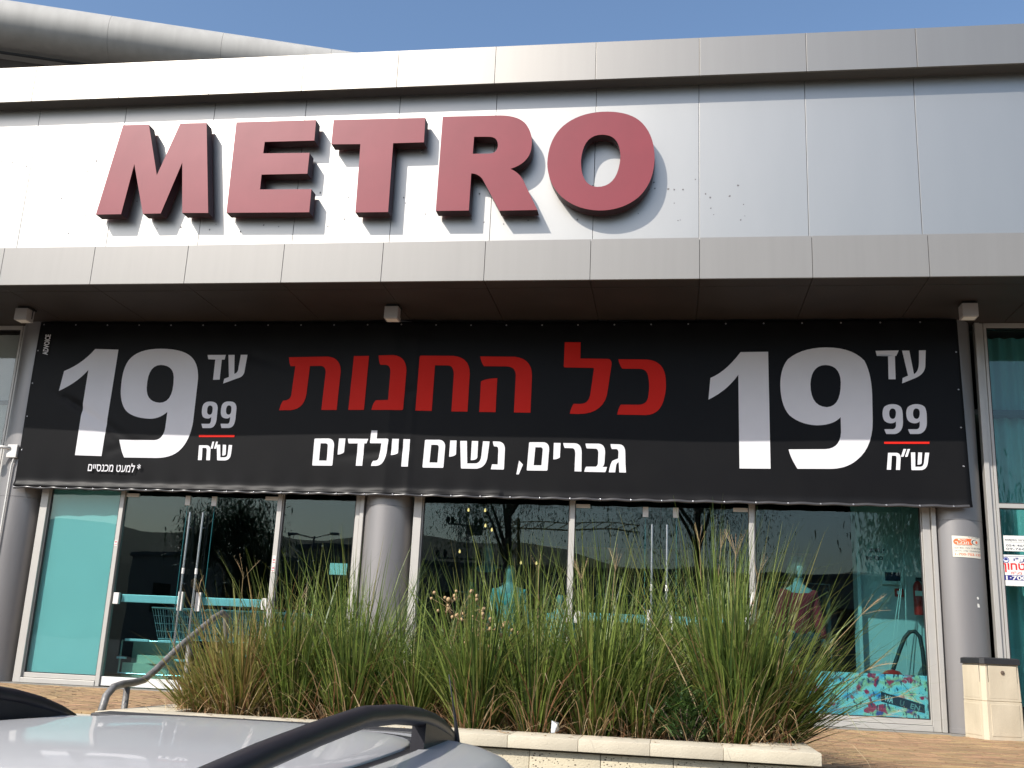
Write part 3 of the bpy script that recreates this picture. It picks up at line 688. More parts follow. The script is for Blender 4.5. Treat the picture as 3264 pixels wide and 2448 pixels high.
# neighbours
bar('mullion', -8.76, -8.71, 0, TOP, GY - 0.05); bar('mullion', -8.80, -8.765, 0, TOP, GY - 0.02)
window(-11.0, -8.805, 0.03, TOP, None, 0.03)
bar('mullion', 3.56, 3.615, 0, TOP, GY - 0.05); bar('mullion', 3.62, 3.66, 0, TOP, GY - 0.02)
window(3.665, 5.9, 0.03, TOP, 2.47, 0.03)
bar('mullion', 5.905, 5.98, 0, TOP); window(5.985, 8.5, 0.03, TOP, 2.47, 0.03)
bar('mullion', -11.08, -11.005, 0, TOP)

def door_pair(x0, x1):
    xm = (x0 + x1) / 2
    bar('door_head', x0, x1, 2.48, 2.53)
    t = pane(x0, x1, 2.532, TOP, bld, name='transom_pane')
    for s, a, c in ((-1, x0 + 0.006, xm - 0.003), (1, xm + 0.003, x1 - 0.006)):
        g = G(); g.box(a, c, GY - 0.005, GY + 0.005, 0.118, 2.475)
        d = g.obj('door', MT['glass'], bld)
        g = G(); g.bbox(a, c, GY - 0.025, GY + 0.025, 0.012, 0.12, 0.003); g.obj('bottom_rail', MT['white_plastic'], d)
        # clear edge of the glass leaf where it meets the other
        e = xm - 0.055 * 0 - 0.003 if s < 0 else xm + 0.003
        # pull handle outside
        hx = xm - 0.10 * 1.0 if s < 0 else xm + 0.075
        g = G(); g.tube([(hx, GY - 0.075, 0.38), (hx, GY - 0.075, 2.17)], 0.015, 10)
        for zz in (0.62, 1.28, 1.98): g.tube([(hx, GY - 0.075, zz), (hx, GY - 0.006, zz)], 0.011, 8)
        h = g.obj('handle', MT['steel'], d, smooth=40)
        g = G(); g.tube([(hx, GY - 0.075, 1.40), (hx, GY - 0.075, 1.47)], 0.018, 10); g.obj('price_tag', MT['white_plastic'], d, smooth=40)
        # push bar inside
        g = G()
        b0, b1 = (a + 0.09, c - 0.13) if s < 0 else (a + 0.13, c - 0.09)
        g.bbox(b0, b1, GY + 0.04, GY + 0.075, 1.03, 1.125, 0.006); g.obj('push_bar', MT['blue_metal'], d)
        g = G()
        lock = c - 0.115 if s < 0 else a + 0.115
        hinge = a + 0.05 if s < 0 else c - 0.05
        g.bbox(hinge - 0.035, hinge + 0.035, GY - 0.03, GY + 0.03, 1.0, 1.14, 0.004)
        g.obj('bar_bracket', MT['white_plastic'], d); g = G()
        g.bbox(lock - 0.03, lock + 0.03, GY - 0.03, GY + 0.03, 0.95, 1.18, 0.004)
        g.obj('lock_case', MT['white_plastic'], d)
        g = G()
        pvx = a if s < 0 else c - 0.17
        g.bbox(pvx, pvx + 0.17, GY - 0.022, GY + 0.022, 2.355, 2.40, 0.004)
        g.obj('patch_fitting', MT['white_plastic'], d); g = G()
        px = c - 0.21 if s < 0 else a + 0.14
        g.bbox(px, px + 0.065, GY - 0.022, GY + 0.022, 2.265, 2.385, 0.004)
        g.obj('patch_fitting', MT['white_plastic'], d)
        ex = c - 0.18 if s < 0 else a + 0.18
        g = G(); g.box(ex - 0.002, ex + 0.002, GY - 0.007, GY + 0.007, 0.12, 2.262); g.obj('glass_edge', MT['glass_edge'], d)
door_pair(-6.953, -4.887)
door_pair(-1.133, 0.906)

# ------------------------------------------------------------------ shop inside
g = G(); g.box(-15.2, 8.6, 12.52, 23.8, -0.055, -0.002); g.obj('shop_floor', MT['floor_in'], bld)
g = G(); g.box(-15.2, 8.6, 12.6, 23.8, 3.6, 3.66); g.obj('shop_ceiling', MT['ceiling_in'], bld)
g = G(); g.box(-15.2, 8.6, 21.8, 21.9, 0, 3.6); g.box(-8.75, -8.68, 12.52, 21.8, 0, 3.6); g.box(3.36, 3.42, 13.46, 21.8, 0, 3.6)
g.obj('shop_wall', MT['wall_in'], bld)
g = G(); g.box(2.28, 3.36, 13.32, 13.40, 0, 3.6); g.box(3.30, 3.36, 12.52, 13.32, 0, 3.6); g.box(2.24, 2.28, 13.2, 13.5, 0, 3.6)
g.obj('white_partition', MT['wall_white'], bld)
g = G(); g.box(-2.2, 2.2, 17.0, 17.1, 1.9, 2.35); g.obj('wooden_pelmet', MT['wood'], bld)

def mesh_box(name, label, cat, x0, x1, y0, y1, z0, z1, m, b=0.004, group=None):
    g = G(); g.bbox(x0 - (x0 + x1) / 2, x1 - (x0 + x1) / 2, y0 - y1, 0, z0, z1, b)
    return prop(g.obj(name, MT[m], None, ((x0 + x1) / 2, y1, 0)), label, cat, group)
mesh_box('display_board', 'plain white board filling the leftmost pane behind green glass', 'board', -8.0, -7.02, 12.49, 12.505, 0.125, 2.47, 'board')

# poster along the bottom of the right hand pane
pm = bpy.data.materials.new('graffiti_print'); pm.use_nodes = True
n = pm.node_tree; b_ = n.nodes['Principled BSDF']; b_.inputs['Roughness'].default_value = 0.6
tc = n.nodes.new('ShaderNodeTexCoord')
def ramp(cols, pos):
    r = n.nodes.new('ShaderNodeValToRGB'); r.color_ramp.interpolation = 'CONSTANT' if False else 'LINEAR'
    e = r.color_ramp.elements
    while len(e) < len(cols): e.new(0.5)
    for i, c in enumerate(cols): e[i].position = pos[i]; e[i].color = (*c, 1)
    return r
def nz(scale, stretch=(1, 1, 1), det=3, off=0):
    mp = n.nodes.new('ShaderNodeMapping'); mp.inputs['Scale'].default_value = stretch; mp.inputs['Location'].default_value = (off, off, off)
    n.links.new(tc.outputs['Object'], mp.inputs[0])
    t = n.nodes.new('ShaderNodeTexNoise'); t.inputs['Scale'].default_value = scale; t.inputs['Detail'].default_value = det
    n.links.new(mp.outputs[0], t.inputs['Vector']); return t.outputs['Fac']
r1 = ramp([(0.10, 0.30, 0.75), (0.35, 0.70, 0.88), (0.70, 0.88, 0.85), (0.75, 0.72, 0.40), (0.12, 0.10, 0.40)], [0.32, 0.42, 0.53, 0.60, 0.68])
n.links.new(nz(5, (1, 1, 1.4), 6), r1.inputs[0])
r2 = ramp([(0, 0, 0), (1, 1, 1)], [0.56, 0.60]); n.links.new(nz(6, off=7, det=6), r2.inputs[0])
m1 = n.nodes.new('ShaderNodeMixRGB'); m1.inputs[2].default_value = (0.95, 0.04, 0.12, 1)
n.links.new(r2.outputs[0], m1.inputs[0]); n.links.new(r1.outputs[0], m1.inputs[1])
r3 = ramp([(0, 0, 0), (1, 1, 1)], [0.57, 0.62]); n.links.new(nz(8, (4, 1, 1.5), off=3), r3.inputs[0])
m2 = n.nodes.new('ShaderNodeMixRGB'); m2.inputs[2].default_value = (0.06, 0.08, 0.16, 1)
n.links.new(r3.outputs[0], m2.inputs[0]); n.links.new(m1.outputs[0], m2.inputs[1])
r4 = ramp([(0, 0, 0), (1, 1, 1)], [0.64, 0.68]); n.links.new(nz(14, (5, 1, 0.3), off=12), r4.inputs[0])
m3 = n.nodes.new('ShaderNodeMixRGB'); m3.inputs[2].default_value = (0.85, 0.9, 0.9, 1)
n.links.new(r4.outputs[0], m3.inputs[0]); n.links.new(m2.outputs[0], m3.inputs[1])
n.links.new(m3.outputs[0], b_.inputs['Base Color'])
g = G(); g.box(-0.84, 0.84, -0.008, 0, 0, 0.46)
po = prop(g.obj('splatter_poster', pm, None, (1.99, 12.52, 0.125)), 'long low splatter-painted poster at the foot of the rightmost shop pane', 'poster')
g = G(); g.add([(0.34, -0.0095, 0.27), (0.80, -0.0095, 0.15), (0.80, -0.0095, 0.06), (0.34, -0.0095, 0.16)], [(0, 1, 2, 3)])
g.obj('black_band', MT['ink'], po)
text_obj('WA', 0.09, MT['print_white'], po, (0.37, -0.0105, 0.175), (R(90), R(14), 0), 0.004, width=0.10)
text_obj('U', 0.08, MT['mid_cloth'], po, (0.53, -0.0105, 0.135), (R(90), R(14), 0), 0.002, width=0.045)
text_obj('EN', 0.08, MT['mid_cloth'], po, (0.64, -0.0105, 0.107), (R(90), R(14), 0), 0.002, width=0.10)

# things on the white partition
t = thing('intercom_panel', 'white wall box with dark screen behind the rightmost pane', 'wall panel', (2.67, 13.318, 1.63))
G().bbox(-0.13, 0.13, -0.04, 0, 0, 0.19, 0.006).obj('casing', MT['white_plastic'], t)
G().box(-0.09, 0.09, -0.043, -0.0405, 0.045, 0.15).obj('screen', MT['screen'], t)
t = thing('fire_call_point', 'small red fire call point below the wall box', 'call point', (2.74, 13.318, 1.49))
G().bbox(-0.05, 0.05, -0.03, 0, 0, 0.10, 0.008).obj('casing', MT['bright_red'], t)
G().box(-0.028, 0.028, -0.033, -0.0305, 0.03, 0.07).obj('window', MT['white_plastic'], t)
t = thing('light_switch', 'white double switch plate on the partition wall', 'switch', (2.58, 13.318, 1.41))
G().bbox(-0.055, 0.055, -0.012, 0, 0, 0.08, 0.003).obj('plate', MT['white_plastic'], t)
for s in (-0.025, 0.025): G().bbox(s - 0.018, s + 0.018, -0.017, -0.0125, 0.018, 0.062, 0.002).obj('rocker', MT['paper'], t)
t = thing('fire_extinguisher', 'red fire extinguisher hung beside the rightmost column', 'fire extinguisher', (2.94, 13.22, 1.28))
G().lathe([(0.0, 0), (0.05, 0), (0.055, 0.02), (0.055, 0.34), (0.035, 0.38), (0.015, 0.40)], n=16).obj('cylinder', MT['bright_red'], t, smooth=40)
G().box(-0.045, 0.045, -0.058, -0.0545, 0.22, 0.28).obj('label', MT['paper'], t)
G().bbox(-0.02, 0.05, -0.02, 0.02, 0.40, 0.44, 0.005).tube([(0.03, 0, 0.42), (0.09, 0, 0.36), (0.075, -0.03, 0.1)], 0.009, 6).obj('valve', MT['black'], t)
text_obj('תדמע', 0.07, MT['ink'], bld, (2.42, 13.3175, 2.02), name='wall_lettering', off=0.003)
text_obj('שא יוביכ', 0.06, MT['ink'], bld, (2.37, 13.3175, 1.93), name='wall_lettering', off=0.003)
t = thing('blind_cords', 'thin white blind cords hanging inside the rightmost pane', 'cord', (2.72, 13.0, 0))
for dx, dx2 in ((-0.22, 0.04), (-0.16, 0.045), (0.0, 0.05)):
    G().tube([(dx2, 0, 2.6), (dx2 - 0.01, 0, 1.9), (dx * 0.55 + 0.02, 0, 1.2), (dx, 0, 0.45)], 0.0055, 5).obj('cord', MT['white_plastic'], t)
t = thing('vacuum_cleaner', 'red vacuum cleaner with black hose on the floor behind the poster', 'vacuum cleaner', (2.55, 12.95, 0))
G().lathe([(0.0, 0.03), (0.17, 0.03), (0.19, 0.10), (0.18, 0.40), (0.15, 0.55), (0.08, 0.62), (0.0, 0.64)], n=20).obj('body', MT['bright_red'], t, smooth=40)
G().lathe([(0.10, 0.0), (0.11, 0.05), (0.10, 0.09)], (-0.20, 0, 0), 12).obj('wheel', MT['rubber'], t)
pts = [(0.02 + 0.24 * math.sin(k / 12 * 2.6), 0.05, 0.50 + 0.48 * math.sin(k / 12 * 2.9) + 0.02) for k in range(13)]
pts = [(-0.02, 0, 0.55), (0.03, 0.02, 0.68), (0.10, 0.03, 0.86), (0.16, 0.03, 1.00), (0.22, 0.03, 1.07), (0.28, 0.03, 1.08), (0.33, 0.02, 1.02), (0.35, 0, 0.85), (0.36, 0, 0.6), (0.38, 0, 0.3), (0.36, -0.05, 0.05)]
G().tube(pts, 0.024, 8).obj('hose', MT['rubber'], t, smooth=True)

# curtain behind the right window, added reflection sheet behind the far left one
def curtain(label, x0, x1, y, z0, z1, m, step=0.05, amp=0.03):
    g = G(); rows = 2; nx = int((x1 - x0) / step * 3)
    vs = []; rr = random.Random(int(x0 * 10))
    ph = [rr.uniform(0, 6) for _ in range(4)]
    for k in range(rows):
        z = z1 if k == 0 else z0
        for i in range(nx + 1):
            x = x0 + (x1 - x0) * i / nx
            yy = amp * math.sin(x * 2 * math.pi / 0.17 + ph[0] + 1.3 * math.sin(x * 3 + ph[1])) * (0.8 + 0.4 * math.sin(x * 5)) * (0.8 + 0.4 * k)
            vs.append((x, yy, z))
    fs = [(i, i + 1, nx + 2 + i, nx + 1 + i) for i in range(nx)]
    g.add(vs, fs)
    return prop(g.obj('curtain', MT[m], None, (0, y, 0), smooth=True), label, 'curtain')
curtain('pleated teal curtain behind the window right of the column with the sticker', 3.72, 8.4, 12.8, 0.3, 4.6, 'teal_cloth')
curtain('pale sheet imitating sky reflection behind the window at the far left edge', -10.95, -8.84, 12.62, 0.1, 4.6, 'white_cloth', 0.3, 0.012)

# shopping trolleys nested in a row
def trolley(label):
    t = thing('shopping_trolley', label, 'shopping trolley', (0, 0, 0), group='nested trolleys behind the left door')
    g = G()
    def ring(z, x0, x1, w, r=0.006): g.tube([(x0, -w, z), (x1, -w, z), (x1, w, z), (x0, w, z), (x0, -w, z)], r, 6)
    ring(0.98, -0.05, 0.80, 0.27, 0.009); ring(0.60, 0.05, 0.70, 0.20, 0.007)
    for k in range(13):
        f = k / 12; x1, x0 = -0.05 + 0.85 * f, 0.05 + 0.65 * f
        for s in (-1, 1): g.tube([(x1, s * 0.27, 0.98), (x0, s * 0.2, 0.60)], 0.0035, 4)
        g.tube([(x0, -0.2, 0.60), (x0, 0.2, 0.60)], 0.003, 4)
    for k in range(1, 4):
        f = k / 4; ring(0.60 + 0.38 * f, 0.05 - 0.10 * f, 0.70 + 0.10 * f, 0.20 + 0.07 * f, 0.003)
    for k in range(7):
        w = -0.27 + 0.54 * k / 6; g.tube([(0.80, w, 0.98), (0.70, w * 0.74, 0.60)], 0.0035, 4)
    g.obj('basket', MT['chrome'], t, smooth=60)
    g = G()
    for s in (-1, 1): g.tube([(-0.10, s * 0.26, 1.04), (-0.02, s * 0.25, 0.60), (0.02, s * 0.25, 0.16), (0.72, s * 0.16, 0.16)], 0.011, 6)
    g.obj('frame', MT['chrome'], t, smooth=60)
    G().tube([(-0.10, -0.28, 1.04), (-0.10, 0.28, 1.04)], 0.016, 8).obj('handle', MT['bright_red'], t, smooth=60)
    for x, w in ((0.02, 0.24), (0.70, 0.16)):
        for s in (-1, 1): G().lathe([(0.055, -0.012), (0.06, 0), (0.055, 0.012)], n=14).obj('wheel', MT['rubber'], t, (x, s * w, 0.06), (R(90), 0, 0))
    return t
def copy_tree(o, parent=None):
    c = o.copy(); COL.objects.link(c); c.parent = parent
    for ch in list(o.children): copy_tree(ch, c)
    return c
tl = ['foremost nested shopping trolley, nearest the left end of the row', 'second nested shopping trolley from the left end', 'third nested shopping trolley from the left end',
      'fourth nested shopping trolley from the left end', 'fifth nested shopping trolley, half behind the grass', 'last nested shopping trolley, deepest behind the grass']
t0 = trolley(tl[0])
for i in range(6):
    t = t0 if i == 0 else copy_tree(t0)
    t['label'] = tl[i]; t.location = (-5.75 + 0.24 * i, 13.02, 0); t.rotation_euler = (0, 0, R(180 + 6))
# folding bed frame with cardboard sheets
t = thing('folding_frame', 'folded metal frame leaning inside the left door', 'frame', (-6.93, 12.68, 0))
g = G()
pts = []
for k in range(25):
    a = 2 * math.pi * k / 24
    pts.append((0.5 + 0.48 * max(-0.92, min(0.92, 1.35 * math.cos(a))), 0, 0.36 + 0.22 * max(-0.92, min(0.92, 1.35 * math.sin(a)))))
g.tube(pts, 0.014, 8); g.obj('frame', MT['steel'], t, smooth=50)
for a, c in ((0.10, 0.42), (0.55, 0.86)): G().bbox(a, c, -0.02, 0.02, 0.555, 0.585, 0.004).obj('bar', MT['blue_metal'], t)
for a, c in ((0.02, 0.14), (0.80, 0.98)): G().bbox(a, c, -0.02, 0.02, 0.335, 0.36, 0.004).obj('bar', MT['blue_metal'], t)
def card(label, x, y, z, w, d, h, rz, tilt=0):
    g = G(); g.bbox(-w / 2, w / 2, -d / 2, d / 2, 0, h, 0.004)
    prop(g.obj('cardboard_box', MT['card'], None, (x, y, z), (R(tilt), 0, R(rz))), label, 'box')
card('flattened cardboard box on the floor behind the folded frame', -6.55, 12.85, 0.05, 0.62, 0.22, 0.24, 4)
card('small cardboard box lying on top of the flattened one', -6.45, 12.86, 0.29, 0.45, 0.28, 0.10, -12)
card('tall cardboard box with open flap behind the frame', -6.62, 13.18, 0, 0.6, 0.22, 0.56, 10)
G_ = G(); rr = random.Random(5)
vs = [(rr.uniform(-.09, .09), rr.uniform(-.03, .03), rr.uniform(0, .09)) for _ in range(12)]
bm = bmesh.new(); [bm.verts.new(v) for v in vs]; bmesh.ops.convex_hull(bm, input=bm.verts[:]); me = bpy.data.meshes.new('bag'); bm.to_mesh(me); bm.free()
prop(link('crumpled_bag', me, MT['blue_metal'], None, (-6.45, 12.62, 0)), 'crumpled pale plastic bag on the floor inside the left door', 'bag')
mesh_box('paper_notice', 'small white notice stuck inside the pane left of the middle column', 'notice', -4.15, -3.93, 12.462, 12.465, 1.46, 1.60, 'paper', 0.0005)

# clothes rails
def rail(label, x, y, n, hz, ln, mats, seed):
    t = thing('clothes_rail', label, 'clothes rail', (x, y, 0))
    g = G(); g.tube([(-ln / 2, 0, 0), (-ln / 2, 0, hz), (ln / 2, 0, hz), (ln / 2, 0, 0)], 0.014, 6); g.obj('rail', MT['chrome'], t, smooth=60)
    rr = random.Random(seed)
    for i in range(n):
        xx = -ln / 2 + ln * (i + 0.5) / n; w = rr.uniform(0.2, 0.26); h = rr.uniform(0.6, 0.95); th = rr.uniform(0.012, 0.025)
        rings = []
        for (zz, ww) in ((0, 0.03), (-0.05, 0.10), (-0.10, w), (-0.3, w * 0.9), (-h * 0.6, w * 0.85), (-h, w * 1.05)):
            rings.append([(xx + sx * th * (1 + 0.5 * abs(zz)), yy * ww, hz - 0.06 + zz) for sx, yy in ((-1, -1), (-1, 1), (1, 1), (1, -1))])
        g = G(); g.loft(rings); g.obj('garment', MT[rr.choice(mats)], t)
rail('long rail of dark clothes deep in the shop behind the middle doors', -0.2, 16.2, 16, 1.55, 1.8, ['dark_cloth', 'mid_cloth', 'maroon'], 1)
rail('rail of dark clothes behind the red sweater mannequin', 1.7, 15.2, 10, 1.75, 1.0, ['dark_cloth', 'mid_cloth'], 2)
rail('rail of dark clothes behind the patterned shirt mannequin', -2.6, 16.0, 12, 1.5, 1.4, ['dark_cloth', 'maroon'], 3)

# mannequins
def skin_body(verts, edges, radii, sub=2):
    me = bpy.data.meshes.new('body'); me.from_pydata(verts, edges, [])
    o = bpy.data.objects.new('tmp', me); COL.objects.link(o)
    md = o.modifiers.new('s', 'SKIN'); md.use_smooth_shade = True
    for i, r in enumerate(radii):
        me.skin_vertices[0].data[i].radius = r if isinstance(r, tuple) else (r, r)
    me.skin_vertices[0].data[0].use_root = True
    o.modifiers.new('d', 'SUBSURF').levels = sub
    dg = bpy.context.evaluated_depsgraph_get()
    m2 = bpy.data.meshes.new_from_object(o.evaluated_get(dg))
    bpy.data.objects.remove(o)
    return m2
def mannequin(label, loc, rz, h, top, legs, sleeve=0.6):
    s = h / 1.8
    t = thing('shop_mannequin', label, 'mannequin', loc, (0, 0, R(rz)))
    V = [(0, 0, 0.95), (0, 0, 1.12), (0, 0, 1.32), (0, 0, 1.46), (0, 0, 1.54), (0, -0.01, 1.62), (0, -0.02, 1.70), (0, -0.01, 1.77),
         (0.09, 0, 0.90), (0.10, 0, 0.50), (0.11, 0.02, 0.10), (0.12, -0.10, 0.03), (-0.09, 0, 0.90), (-0.10, 0, 0.50), (-0.11, 0.02, 0.10), (-0.12, -0.10, 0.03),
         (0.17, 0, 1.42), (0.23, 0.02, 1.15), (0.26, -0.06, 0.90), (0.27, -0.09, 0.82), (-0.17, 0, 1.42), (-0.23, 0.02, 1.15), (-0.27, -0.06, 0.90), (-0.28, -0.09, 0.82)]
    E = [(0, 1), (1, 2), (2, 3), (3, 4), (4, 5), (5, 6), (6, 7), (0, 8), (8, 9), (9, 10), (10, 11), (0, 12), (12, 13), (13, 14), (14, 15), (3, 16), (16, 17), (17, 18), (18, 19), (3, 20), (20, 21), (21, 22), (22, 23)]
    Rr = [(0.15, 0.10), (0.12, 0.09), (0.16, 0.11), (0.13, 0.07), (0.05, 0.05), (0.065, 0.07), (0.078, 0.092), (0.05, 0.06),
          0.085, 0.055, 0.035, 0.03, 0.085, 0.055, 0.035, 0.03, 0.055, 0.042, 0.03, 0.025, 0.055, 0.042, 0.03, 0.025]
    Rr = [(r[0] * s, r[1] * s) if isinstance(r, tuple) else r * s for r in Rr]
    me = skin_body([tuple(c * s for c in v) for v in V], E, Rr)
    link('body', me, MT['skin'], t)
    # shirt: torso and sleeves, slightly larger
    tv = [0, 1, 2, 3, 16, 17, 20, 21]
    mp = {v: i for i, v in enumerate(tv)}
    vv = [tuple(c * s for c in V[i]) for i in tv]
    vv[0] = (0, 0, 0.88 * s)
    for a, sg in ((5, 1), (7, -1)):
        q = Vector(V[16 if sg > 0 else 20]); w = Vector(V[17 if sg > 0 else 21]); vv[a] = tuple((q + (w - q) * sleeve) * s) if sleeve < 1 else tuple(c * s for c in (V[18 if sg > 0 else 22]))
    ee = [(mp[a], mp[b]) for a, b in E if a in mp and b in mp]
    rs = [tuple(x * 1.14 + 0.012 for x in (Rr[i] if isinstance(Rr[i], tuple) else (Rr[i], Rr[i]))) for i in tv]
    link('shirt', skin_body(vv, ee, rs), MT[top], t)
    tv = [0, 8, 9, 10, 12, 13, 14]; mp = {v: i for i, v in enumerate(tv)}
    vv = [tuple(c * s for c in V[i]) for i in tv]
    ee = [(mp[a], mp[b]) for a, b in E if a in mp and b in mp]
    rs = [tuple(x * 1.12 + 0.012 for x in (Rr[i] if isinstance(Rr[i], tuple) else (Rr[i], Rr[i]))) for i in tv]
    link('trousers', skin_body(vv, ee, rs), MT[legs], t)
    return t
mannequin('white mannequin in a turquoise patterned shirt behind the grass', (-1.98, 13.0, 0), 8, 1.72, 'aqua_shirt', 'denim')
mannequin('tall mannequin in a dark maroon shirt beside the turquoise one', (-2.45, 14.1, 0.15), -10, 1.95, 'maroon', 'dark_cloth')
mannequin('child mannequin in jeans right of the turquoise shirt one', (-1.35, 13.1, 0), 0, 1.38, 'white_cloth', 'denim')
m_ = mannequin('mannequin in a bright red sweater behind the right pane', (1.50, 12.86, 0), 14, 1.85, 'red_cloth', 'dark_cloth', 1.0)
G().lathe([(0.02, 0.13), (0.08, 0.115), (0.115, 0.04), (0.12, -0.06), (0.10, -0.13)], (0, 0.03, 1.77), 16).obj('hair', MT['bark'], m_, smooth=True)

# small lamps hanging in the shop
lab = [(-2.95, 15.0, 2.62), (-2.70, 15.0, 2.62), (-2.72, 15.2, 2.42), (-2.62, 15.2, 2.36), (-3.25, 16, 2.1), (-2.35, 16.5, 2.0), (-2.1, 16.5, 2.0)]
BL = ['left of the top pair of warm bulbs behind the pane beside the middle column', 'right of the top pair of warm bulbs behind the pane beside the middle column',
      'left one of the second pair of warm bulbs, hanging lower', 'right one of the second pair of warm bulbs, hanging lower',
      'lone warm bulb hanging low beside the middle column', 'left one of two low warm bulbs near the shop front mullion', 'right one of two low warm bulbs near the shop front mullion']
for i, p in enumerate(lab):
    t = thing('hanging_bulb', BL[i], 'lamp', p, group='warm bulbs hanging deep in the shop')
    G().tube([(0, 0, 0.06), (0, 0, 3.6 - p[2])], 0.003, 5).obj('flex', MT['black'], t)
    G().lathe([(0.005, 0.045), (0.010, 0.035), (0.016, 0.015), (0.014, 0.0), (0.006, -0.008)], n=10).obj('bulb', MT['bulb'], t, smooth=True)
DL = ['downlight nearest the middle column', 'downlight behind the middle door mullion', 'downlight in front of the middle doors', 'rearmost downlight at the right', 'rearmost downlight at the left']
for i, p in enumerate([(-3.1, 16, 3.595), (-0.9, 17, 3.595), (0.3, 16, 3.595), (0.6, 18, 3.595), (-2.0, 18, 3.595)]):
    t = thing('ceiling_downlight', 'lit round ' + DL[i] + ' in the dark shop ceiling', 'lamp', p, group='downlights in the shop ceiling')
    G().lathe([(0.10, -0.006), (0.10, 0.0)], n=16).obj('rim', MT['steel'], t)
    G().lathe([(0.08, -0.012), (0.08, -0.0065)], n=16).obj('diffuser', MT['bulb'], t)
# ------------------------------------------------------------------ METRO channel letters
SIGN_LABELS = {'M': 'raised red letter M, first of the shop sign', 'E': 'raised red letter E between the M and the T',
               'T': 'raised red letter T in the middle of the shop sign', 'R': 'raised red letter R between the T and the O',
               'O': 'raised red letter O, last of the shop sign'}
for ch, conts in SIGN.items():
    cs = [expand(c, 9) for c in conts]
    xs = [p.x for p in cs[0]]; zs = [p.y for p in cs[0]]
    ox, oz = (min(xs) + max(xs)) / 2, min(zs)
    cs = [[Vector((p.x - ox, p.y - oz)) for p in c] for c in cs]
    y0, y1 = 0.0, 0.15
    t = thing('sign_letter', SIGN_LABELS[ch], 'sign letter', (ox, 10.85, oz))
    flat, tris = tess(cs)
    g = G(); g.add([(p.x, y0, p.y) for p in flat], [tuple(f) for f in tris])
    g.add([(p.x, y1, p.y) for p in flat], [tuple(reversed(f)) for f in tris])
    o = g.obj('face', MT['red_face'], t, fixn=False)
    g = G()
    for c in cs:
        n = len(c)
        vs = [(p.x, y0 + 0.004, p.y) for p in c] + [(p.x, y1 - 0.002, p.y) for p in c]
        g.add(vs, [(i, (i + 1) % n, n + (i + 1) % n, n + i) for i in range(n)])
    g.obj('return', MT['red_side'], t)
    g = G()
    for c in cs:
        n = len(c)
        for (a, b2) in ((y0, y0 + 0.004), (y1 - 0.002, y1)):
            vs = [(p.x, a, p.y) for p in c] + [(p.x, b2, p.y) for p in c]
            g.add(vs, [(i, (i + 1) % n, n + (i + 1) % n, n + i) for i in range(n)])
    g.obj('edge_trim', MT['red_rim'], t)
    g = G()
    for k in range(4):
        p = cs[0][int(len(cs[0]) * k / 4)]; q = Vector((0, (max(zs) - oz) / 2))
        m_p = p.lerp(q, 0.12)
        g.tube([(m_p.x, 0.15, m_p.y), (m_p.x, 0.192, m_p.y)], 0.012, 6)
    g.obj('spacer', MT['steel'], t)

# ------------------------------------------------------------------ banner
BX0, BX1, BY = -8.40, 3.31, 12.2
def ztop(x): return 4.655 - 0.02 * math.exp(-((x + 2.2) / 2.2) ** 2)
def zbot(x): return 2.402 + 0.0022 * (x + 8.4) - 0.004 * math.cos((x - BX0) * 2 * math.pi / 0.36)
def wav(x, z):
    """cloth offset in y (towards the street is negative)"""
    s = 0.0
    for c0, c1 in ((-8.5, -3.47), (-3.47, 3.24)):
        if c0 <= x <= c1:
            u = (x - c0) / (c1 - c0); s += (0.055 if c0 < -5 else 0.04) * (1 - (2 * u - 1) ** 2) ** 0.8
    v = (z - 2.4) / 2.25
    s += 0.010 * math.sin(x * 1.9 + 2.2 * v) * math.sin(v * 3.1)
    # puckers at the hems
    kb = math.exp(-max(0, z - 2.4) / 0.10)
    s += (0.009 if x < -2 else 0.003) * kb * math.cos((x - BX0) * 2 * math.pi / 0.36 + 0.5 * math.sin(x))
    s -= 0.030 * math.exp(-((z - 2.44) / 0.035) ** 2) * (1 if x < -2 else 0.5)
    kt = math.exp(-max(0, 4.655 - z) / 0.08)
    s += 0.008 * kt * math.cos((x - BX0) * 2 * math.pi / 0.45)
    # diagonal creases at the left
    for (cx, cz, dx, dz, a, w, ln) in ((-7.9, 3.62, 1.0, -0.55, 0.017, 0.04, 1.7), (-7.75, 3.55, 1.0, -0.78, 0.011, 0.035, 1.1), (-7.95, 3.6, -0.4, 0.35, 0.010, 0.025, 0.3),
                                       (-5.4, 4.2, 1.0, -0.28, 0.007, 0.05, 1.2), (-3.2, 3.0, -1.0, -0.12, 0.012, 0.05, 1.4), (-3.16, 3.75, -0.7, -0.2, 0.010, 0.05, 0.35),
                                       (-7.2, 2.9, 1.0, 0.35, 0.006, 0.05, 0.9)):
        L2 = math.hypot(dx, dz); ux, uz = dx / L2, dz / L2
        t = (x - cx) * ux + (z - cz) * uz; d = -(x - cx) * uz + (z - cz) * ux
        if -0.05 < t < ln:
            s += a * math.exp(-(d / w) ** 2) * max(0, 1 - t / ln) * min(1, (t + 0.05) / 0.08)
    # vertical crease where it bears on the middle column
    s -= 0.004 * math.exp(-((x + 3.18) / 0.04) ** 2)
    return s
ban = thing('sale_banner', 'long black sale banner with white prices and red Hebrew words across the shop front', 'banner', ((BX0 + BX1) / 2, BY, 2.4))
bo = Vector(((BX0 + BX1) / 2, BY, 2.4))
g = G(); nx, nzz = 470, 60
vs = []
for j in range(nzz + 1):
    for i in range(nx + 1):
        x = BX0 + (BX1 - BX0) * i / nx
        v = j / nzz
        if v < 0.2: v = 0.2 * (v / 0.2) ** 1.6
        z = zbot(x) + (ztop(x) - zbot(x)) * v
        xx = x + (0.035 * (1 - v) if i == nx else 0)
        vs.append((xx - bo.x, wav(x, z), z - bo.z))
